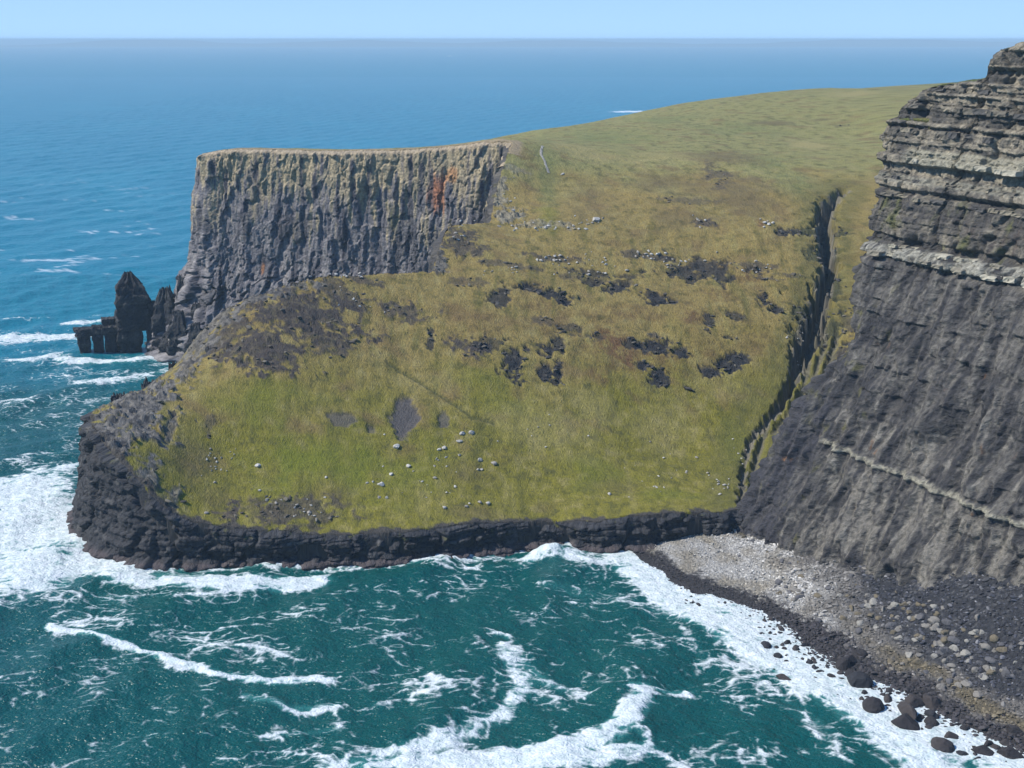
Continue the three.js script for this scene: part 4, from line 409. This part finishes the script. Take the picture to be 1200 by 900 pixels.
// ---------------------------------------------------------------- sea stack with its gapped wall
{
  const rockBox = (w, h, dp, seed, shape) => { const g = mergeVertices(new THREE.BoxGeometry(1, 1, 1, 20, 36, 14).deleteAttribute('uv').deleteAttribute('normal')), p = g.attributes.position, C = [], T = []; for (let i = 0; i < p.count; i++) { let x = p.getX(i), v = p.getY(i) + 0.5, z = p.getZ(i); const k = shape ? shape(v, x, z) : [1, 0]; const ang = Math.atan2(z, x) * 2; const n = fbm(x * 3 + z * 1.3 + seed, v * h / 5, 4) + 0.6 * fbm(z * 4 + seed * 2, v * h / 6, 3), bed = h2(Math.floor(v * h / 2.2), seed) - 0.5, [ce, cid] = cells(x * w / 3.2 + z * 1.7 + seed, v * h / 4.5, seed), f = 1 + 0.22 * n + 0.12 * bed + 0.22 * (cid - 0.5) * sst(0, 0.1, ce) - 0.08 * sst(0.1, 0, ce); const X = x * w * k[0] * f + k[1] * w, Z = z * dp * k[0] * f, Y = v * h * (k[2] ?? 1) + (v > 0.8 ? (v - 0.8) * 5 * h * 0.10 * noise(x * 6 + seed, z * 6) : 0); p.setXYZ(i, X, Y, Z); C.push(...mix3([0.026, 0.027, 0.034], [0.075, 0.07, 0.066], sst(-0.1, 0.7, n + bed + 0.4 * noise(X, Y)))); T.push((X + Z) / 16, Y / 16); } g.setAttribute('color', new THREE.Float32BufferAttribute(C, 3)); g.setAttribute('uv', new THREE.Float32BufferAttribute(T, 2)); g.computeVertexNormals(); return g; };
  const st = new THREE.Group(); st.position.set(-196, -1, -592); st.rotation.y = 0.32;
  const put = (name, x, y, z, ...a) => { const m = part(name, rockBox(...a), matRock, st); m.position.set(x, y, z); };
  // x runs from the seaward end of the wall (-20) to the shore side (+18)
  put('wall_pillar', -16.7, 0, 0, 5.9, 13.4, 6, 3); put('wall_pillar', -10.4, 0, 0.6, 5.0, 14.2, 5.5, 5); put('wall_pillar', -4.2, 0, 0, 5.7, 13.8, 6, 7);
  put('wall_lintel', -10.5, 9.8, 0, 19.5, 3.8, 6.5, 9);
  put('stack_foot', 4.4, 0, 0, 11.4, 16, 11, 12); put('wall_lintel', 10, 11, -0.5, 15, 6, 9, 31); put('wall_pillar', 20, 0, -2, 11, 22, 10, 15);
  put('stack_spire', 7, 12, 0, 15.5, 27, 12, 21, (v, x) => [interp(v, [0, 0.35, 0.58, 0.75, 0.9, 1], [1.02, 1.0, 0.97, 0.84, 0.60, 0.28]), interp(v, [0, 0.5, 1], [0, 0.02, -0.02])]);
  put('rock_step', -4.5, 13, -3, 6.5, 4.2, 6, 18);
  thing('sea_stack', 'dark pointed sea stack on a slitted rock wall off the far cliff', 'sea stack', st);
  for (const [x, d, w, h, dp, sd, label] of [[-171, 590, 13, 32, 12, 41, 'broad dark rock pinnacle standing next to the sea stack'], [-166, 582, 8, 18, 9, 43, 'low squat rock pinnacle at the water below the far cliff'], [-161, 589, 11, 38, 12, 47, 'tallest rock pinnacle leaning on the foot of the far cliff'], [-153, 581, 11, 27, 11, 49, 'blocky rock pinnacle under the far cliff scree'], [-179, 594, 6, 25, 7, 53, 'thin rock pinnacle between sea stack and far cliff'], [-161, 575, 10, 24, 9, 71, 'square topped rock buttress in front of the far cliff corner'], [-168, 579, 8, 13, 8, 73, 'small rock stump at the waterline by the far cliff corner'], [-152, 571, 10, 19, 9, 79, 'leaning rock buttress beside the square topped one']]) {
    const m = new THREE.Mesh(rockBox(w, h, dp, sd, (v) => [interp(v, [0, 0.6, 1], [1.1, 0.9, 0.35]), 0]), matRock); m.position.set(x, -1, -d);
    thing('rock_pinnacle', label, 'rock', m, 'pinnacles at the foot of the far cliff');
  }
  for (const [x, d, w, h, sd, label] of [[-130, 421, 8, 31.6, 61, 'upright grey rock halfway along the seaward cliff edge'], [-123, 430, 7, 36, 63, 'turf capped rock knob where the ridge meets the seaward edge'], [-134, 400, 9, 32.8, 65, 'squat grey rock on the seaward edge by the bare bench']]) {
    const m = new THREE.Mesh(rockBox(w, h, w, sd, (v) => [interp(v, [0, 0.7, 1], [1.5, 0.9, 0.6]), 0]), matRock); m.position.set(x, -1, -d);
    thing('cliff_edge_rock', label, 'rock', m, 'rocks on the seaward edge');
  }
}
// ---------------------------------------------------------------- beach
const wlNoise = (x, d) => 0.5 * fbm(x / 6, d / 6, 3) + 0.25 * noise(x / 1.5, d / 1.5);
function beachColour(x, d, h) {
  const n = fbm(x / 8, d / 8, 4), q = noise(x / 0.9, d / 0.9);
  let c = mix3([0.40, 0.385, 0.36], [0.28, 0.25, 0.20], sst(-0.2, 0.4, n));
  c = mix3(c, [0.125, 0.116, 0.108], sst(74, 92, x + 14 * n));
  c = mix3(c, [0.125, 0.10, 0.055], 0.8 * sst(0.3, 1.0, 1 - Math.abs(h - 2.2) / 1.6 + n) * sst(84, 98, x));
  c = mix3(c, mix3([0.022, 0.023, 0.030], [0.075, 0.074, 0.078], sst(-0.1, 0.9, q + n + 0.5 * noise(x / 0.45, d / 0.45))), sst(3.2, 4.4, h + 2.6 * n + 0.5 * q) * sst(90, 98, x + 8 * n));
  c = mix3(c, [0.032, 0.029, 0.032], sst(1.5, 0.9, h + 0.9 * n + 0.3 * q));
  c = mix3(c, mix3([0.05, 0.045, 0.042], [0.12, 0.10, 0.06], sst(-0.3, 0.4, n + 0.4 * q)), sst(66, 71, x + 3 * n) * sst(344, 349, d + 4 * n));
  return mix3(c, [c[0] * 1.6, c[1] * 1.6, c[2] * 1.6], 0.5 * sst(0.2, 0.7, q));
}
{
  const g = grid(330, 480, (i, j) => {
    const x = 24 + i * 0.4, d = 205 + j * 0.4, b = beachSurface(x, d); if (b < -2.2) return null; if (d > 352 && coastDistance(x, d) > 3 && x < 75) return null;
    const [e, id] = cells(x / 1.1, d / 1.1, 40); const h = b + wlNoise(x, d) * 0.5 + (b > 0.3 ? 0.5 * id * sst(0, 0.3, e) * sst(40, 70, x) : 0);
    return { p: [x, h, -d], c: beachColour(x, d, b + wlNoise(x, d)), uv: [x / 12, d / 12] };
  });
  structure('beach', 'beach of pale shingle and dark scree under the tall cliff', 'beach', new THREE.Mesh(g, matRock));
  const r = rng(91), M = new THREE.Matrix4(), Q = new THREE.Quaternion(), E = new THREE.Euler(), col = new THREE.Color(), small = rockGeometry(301, 1, 0.65, 0.9), lst = [];
  while (lst.length < 16000) { const x = 34 + 110 * r(), d = 225 + 150 * r(), b = beachSurface(x, d); if (b < -0.5 || b > 21 || (d > 350 && coastDistance(x, d) > 1)) continue; lst.push([x, d, b]); }
  small.setAttribute('uv', new THREE.Float32BufferAttribute(new Float32Array(small.attributes.position.count * 2), 2));
  const inst = new THREE.InstancedMesh(small, new THREE.MeshStandardMaterial({ roughness: 0.9, flatShading: true }), lst.length);
  lst.forEach(([x, d, b], k) => {
    const s = (0.16 + 0.62 * r() * r() * r() + (b < 1.0 ? 0.22 * r() : 0)) * (0.45 + 0.6 * sst(55, 85, x)); M.compose(new THREE.Vector3(x, b + s * 0.3 + (b > 0.3 ? 0.2 : 0), -d), Q.setFromEuler(E.set(r() - 0.5, r() * 6, r() - 0.5)), new THREE.Vector3(s * 1.3, s, s)); inst.setMatrixAt(k, M);
    const c = beachColour(x, d, b + wlNoise(x, d)), f = 0.6 + 1.0 * r(); const dark = b > 4 && x > 96 ? 0.9 + 2.2 * r() * r() : 1; inst.setColorAt(k, col.setRGB(c[0] * f * dark, c[1] * f * dark, c[2] * f * dark));
  });
  thing('beach_shingle', 'loose shingle and small stones covering the beach', 'shingle', inst, undefined, 'stuff');
}
// ---------------------------------------------------------------- sea
const X0 = -340, X1 = 150, D0 = 200, D1 = 805, FS = 2048;
const surge = (() => {                                   // where foam gathers: drift lines, surf and the rocks
  const n = 384, a = new Float32Array(n * n);
  for (let j = 0; j < n; j++) for (let i = 0; i < n; i++) {
    const x = lerp(X0, X1, i / (n - 1)), d = lerp(D0, D1, j / (n - 1)); let g = 0;
    for (const [line, w, s, st] of FOAM) {
      let best = 1e18;
      for (let k = 0; k < line.length - 1; k++) { const ax = line[k][0], ad = line[k][1] / st, ex = line[k + 1][0] - ax, ed = line[k + 1][1] / st - ad, t = clamp(((x - ax) * ex + (d / st - ad) * ed) / (ex * ex + ed * ed)); const q = (x - ax - ex * t) ** 2 + (d / st - ad - ed * t) ** 2; if (q < best) best = q; }
      g = Math.max(g, (s > 1 ? s * 1.18 : s) * Math.exp(-best / (w * w)));
    }
    const c = coastDistance(x, d); if (c < 0 && d < 620) g = Math.max(g, 0.85 * Math.exp(-((c + 1.5) ** 2) / 12));
    const b = x > 25 && d < 370 ? beachSurface(x, d) : -9; g = Math.max(g, 1.3 * sst(-2.8, -0.4, b));
    if (x > -150 && x < 60 && d < 345 && d > 225) g = Math.max(g, 0.30);
    if (d > 440 && d < 640 && x < -120) g = Math.max(g, 0.34);
    a[j * n + i] = g;
  }
  return (x, d) => { const u = clamp((x - X0) / (X1 - X0)) * (n - 1.001), v = clamp((d - D0) / (D1 - D0)) * (n - 1.001), i = Math.floor(u), j = Math.floor(v), f = u - i, h = v - j; return lerp(lerp(a[j * n + i], a[j * n + i + 1], f), lerp(a[j * n + n + i], a[j * n + n + i + 1], f), h); };
})();
function foamAt(x, d) {
  const G = surge(x + 3.5 * fbm(x / 9, d / 8, 3), d + 5 * fbm(x / 10 + 20, d / 8, 3)) * (0.97 + 0.30 * noise(x / 13, d / 10)); if (G < 0.12) return 0;
  const wx = 4 * fbm(x / 16, d / 14, 3), wd = 4 * fbm(x / 15 + 50, d / 14, 3), X = x + wx, D = d + wd;
  const lace = Math.max(ridge(X / 9, D / 5.5), 0.96 * ridge(X / 4.2 + 7, D / 2.7)), fine = ridge(X / 1.6, D / 1.1), big = fbm(x / 22, d / 16, 3), mid = fbm(X / 3, D / 2, 3);
  const n = 0.62 * Math.pow(lace, 4) + 0.26 * fine * fine + 0.55 * big + 0.42 * mid;
  return sst(0.0, 0.5, n + 1.15 * G - 1.0) * (0.80 + 0.20 * sst(0.2, 0.8, fine + mid));
}
const swell = (x, d, near) => {
  let h = 0; const W = [[0.9, -0.43, 46, 0.55], [0.75, -0.66, 31, 0.38], [1, -0.1, 22, 0.26], [0.6, -0.8, 15, 0.2], [0.95, 0.3, 11, 0.14]];
  const wx = x + 9 * fbm(x / 60, d / 60, 2), wd = d + 9 * fbm(x / 60 + 40, d / 60, 2);
  for (const [a, b, l, m] of W) { const s = Math.sin((a * wx + b * wd) / l * 6.2832 + 2 * noise(x / 50 + l, d / 50)); h += m * (s + 0.3 * s * s); }
  if (near) h += 0.6 * fbm(x / 7, d / 4.5, 3) + 0.12 * noise(x / 1.6, d / 1.4);
  return h * 0.85;
};
const DEEP = [0.0008, 0.058, 0.057], BLUE = [0.0015, 0.132, 0.192], AERATED = [0.030, 0.165, 0.160], WHITE = [0.67, 0.70, 0.72];
const BAY = COAST.slice(0, 17);                          // clear green water over the shallow bay shelf, blue where it is deep
const seaBase = (x, d) => d > D1 + 60 ? BLUE : mix3(DEEP, BLUE, sst(130, 290, along(BAY, x, d)[0] + 70 * fbm(x / 90, d / 70, 4)));
const foamMap = (() => {
  const a = new Uint8Array(FS * FS * 4), ro = new Uint8Array(FS * FS / 4 * 4), g8 = (v) => Math.round(255 * (v <= 0.0031308 ? 12.92 * v : 1.055 * Math.pow(v, 1 / 2.4) - 0.055));
  const lut = new Uint8Array(4097); for (let i = 0; i <= 4096; i++) lut[i] = g8(i / 4096);
  for (let j = 0; j < FS; j++) for (let i = 0; i < FS; i++) {
    const x = lerp(X0, X1, (i + 0.5) / FS), d = lerp(D0, D1, (j + 0.5) / FS), o = (j * FS + i) * 4;
    const f = foamAt(x, d), G = f > 0 || (i + j) % 1 === 0 ? surge(x, d) : 0; let c = seaBase(x, d);
    c = mix3(c, AERATED, clamp(0.75 * sst(0.45, 1.0, G + 0.25 * fbm(x / 12, d / 9, 3)) + 0.4 * f));
    c = mix3(c, WHITE, f * (0.86 + 0.14 * noise(x / 0.9, d / 0.8)) * (0.88 + 0.2 * noise(x / 3.1, d / 2.2)));
    a[o] = lut[Math.round(clamp(c[0]) * 4096)]; a[o + 1] = lut[Math.round(clamp(c[1]) * 4096)]; a[o + 2] = lut[Math.round(clamp(c[2]) * 4096)]; a[o + 3] = 255;
    if (!(i & 1) && !(j & 1)) { const p = ((j >> 1) * (FS >> 1) + (i >> 1)) * 4; ro[p] = ro[p + 1] = ro[p + 2] = Math.round(255 * lerp(0.30, 0.95, f)); ro[p + 3] = 255; }
  }
  const t = new THREE.DataTexture(a, FS, FS); t.colorSpace = THREE.SRGBColorSpace; const r = new THREE.DataTexture(ro, FS >> 1, FS >> 1);
  for (const q of [t, r]) { q.magFilter = THREE.LinearFilter; q.minFilter = THREE.LinearMipmapLinearFilter; q.generateMipmaps = true; q.needsUpdate = true; }
  return [t, r];
})();
const ripple = tileTex(1024, (u, v) => 0.5 + 0.30 * fbm(u * 10, v * 14, 5, 10) + 0.15 * (ridge(u * 24 + 0.5 * noise(u * 8, v * 8, 8), v * 36, 12) - 0.6));
{
  const sea = new THREE.Group(); structure('sea', 'teal and blue sea with white surf and drifting foam round the headland', 'sea', sea);
  const rip1 = ripple.clone(); rip1.repeat.set((X1 - X0) / 22, (D1 - D0) / 22); rip1.needsUpdate = true;
  const near = new THREE.MeshPhysicalMaterial({ map: foamMap[0], roughnessMap: foamMap[1], roughness: 1, bumpMap: rip1, bumpScale: 1.1, ior: 1.33 });
  const nu = 520, nv = 640;
  const g = grid(nu, nv, (i, j) => {
    const u = i / (nu - 1), v = j / (nv - 1), x = lerp(X0, X1, u), d = lerp(D0, D1, v), fade = sst(0, 0.03, Math.min(u, 1 - u, v * 2, 1 - v)), G = surge(x, d), f = foamAt(x, d);
    let b = x > 25 && d < 370 ? sst(-3.5, -0.3, beachSurface(x, d)) : 0;
    const br = Math.exp(-(((x - 11) / 6) ** 2) - ((d - 341) / 2.6) ** 2);
    const h = 2.4 * br * (1 + 0.5 * fbm(x / 2, d / 2, 3)) + swell(x, d, true) * (1 - 0.75 * b) + (0.35 * f + 0.5 * sst(0.8, 1.1, G) * (0.4 + fbm(x / 3, d / 3, 3))) * (1 - 0.7 * b);
    return { p: [x, lerp(-1.2, h, fade), -d], uv: [u, v] };
  });
  part('inshore_water', g, near, sea);
  const rip2 = ripple.clone(); rip2.repeat.set(1, 1); rip2.needsUpdate = true;
  const open = new THREE.MeshPhysicalMaterial({ vertexColors: true, roughness: 0.30, bumpMap: rip2, bumpScale: 1.6, ior: 1.33 });
  const ds = spread(D1 - 12, [[5200, 3, 1.0075]]), xs = spread(-2400, [[-900, 30], [700, 4.5], [2400, 30]]);
  const bc = BLUE;
  const reef = [253, 2678];
  const g2 = grid(xs.length, ds.length, (i, j) => {
    const x = xs[i], d = ds[j], edge = sst(D1 - 12, D1 + 20, d), f = edge * sst(5200, 3000, d);
    const cap = sst(0.93, 1.02, ridge(x / 60, d / 30) * 0.6 + 0.5 * ridge(x / 17 + 3, d / 9) + 0.35 * fbm(x / 90, d / 90, 3) - 0.12) * sst(1500, 900, d) * 0.6;
    const wv = sst(1.0, 0.5, Math.hypot((x - reef[0]) / 46, (d - reef[1] - 0.25 * (x - reef[0])) / 34) + 0.4 * noise(x / 12, d / 30));
    let c = mix3(seaBase(x, d), [0.003, 0.155, 0.215], 0.7 * sst(-0.1, 0.5, fbm(x / 160, d / 300, 4))); c = mix3(c, WHITE, Math.max(cap, wv));
    return { p: [x, lerp(-1.2, swell(x, d, false) * 1.1, f) + 0.01, -d], c, uv: [x / 90, d / 90] };
  });
  part('open_water', g2, open, sea);
  const farM = new THREE.MeshPhysicalMaterial({ color: new THREE.Color().setRGB(0.002, 0.138, 0.197), roughness: 0.34, bumpMap: rip2, bumpScale: 3, ior: 1.33 });
  const pl = grid(2, 2, (i, j) => { const x = i ? 90000 : -90000, d = j ? 95000 : -20000; return { p: [x, -1.25, -d], uv: [x / 400, d / 400] }; });
  part('distant_water', pl, farM, sea);
  // far shore, faint on the horizon
  const hl = grid(160, 9, (i, j) => { const u = i / 159, x = -11000 + 26000 * u, t = j / 8, prof = Math.sin(Math.PI * t), hh = 40 + 170 * (0.5 + fbm(u * 6, 3, 4)) * sst(0, 0.12, u) * sst(1, 0.8, u); return { p: [x, -20 + hh * prof, -(26000 + 3000 * t)], c: [0.07, 0.09, 0.06] }; });
  structure('far_shore_hills', 'faint blue hills of the far shore along the horizon', 'hills', new THREE.Mesh(hl, new THREE.MeshStandardMaterial({ vertexColors: true, roughness: 1 })));
}
// ---------------------------------------------------------------- small things: track, boat
{
  const P = [[13.6,104.1,549.0],[12.7,101.8,541.0],[14.4,98.0,534.0],[15.8,94.6,528.0]], cv = new THREE.CatmullRomCurve3(P.map(([x, y, d]) => new THREE.Vector3(x, y, -d))), n = 40, pts = cv.getSpacedPoints(n);
  const g = grid(3, n + 1, (i, j) => { const p = pts[j], w = (i - 1) * (0.55 + 0.25 * noise(j / 3, 2)), x = p.x + w, d = -p.z; return { p: [x, landPlain(x, d) + 0.22 + (i === 1 ? 0.12 : 0), p.z], c: mix3([0.45, 0.43, 0.38], [0.34, 0.31, 0.25], h2(i, j)), uv: [x / 12, d / 12] }; });
  structure('stone_track', 'thin pale stone track running down the turf beside the far cliff', 'track', new THREE.Mesh(g, matRock));
  const boat = new THREE.Group(), white = new THREE.MeshStandardMaterial({ color: 0xf2f2f0, roughness: 0.4 }), glass = new THREE.MeshStandardMaterial({ color: 0x20262c, roughness: 0.2 });
  const sh = new THREE.Shape(); sh.moveTo(-15, 0); sh.lineTo(12, 0); sh.lineTo(18, 4.4); sh.lineTo(-16, 3.6); sh.closePath();
  const hull = new THREE.ExtrudeGeometry(sh, { depth: 6, bevelEnabled: true, bevelSize: 0.6, bevelThickness: 1.2, bevelSegments: 2 }); hull.translate(0, 0, -3);
  part('hull', hull, white, boat); const cab = part('cabin', new THREE.BoxGeometry(14, 4, 5).translate(-3, 6.0, 0), white, boat); part('window_band', new THREE.BoxGeometry(12, 1.2, 5.1).translate(-3, 6.6, 0), glass, cab); part('mast', new THREE.CylinderGeometry(0.15, 0.25, 6, 8).translate(-6, 11, 0), white, boat);
  boat.position.set(-569, -1.6, -11519); boat.rotation.y = 0.3; thing('boat', 'small white boat far out on the open sea', 'boat', boat);
}
renderer.render(scene, camera);
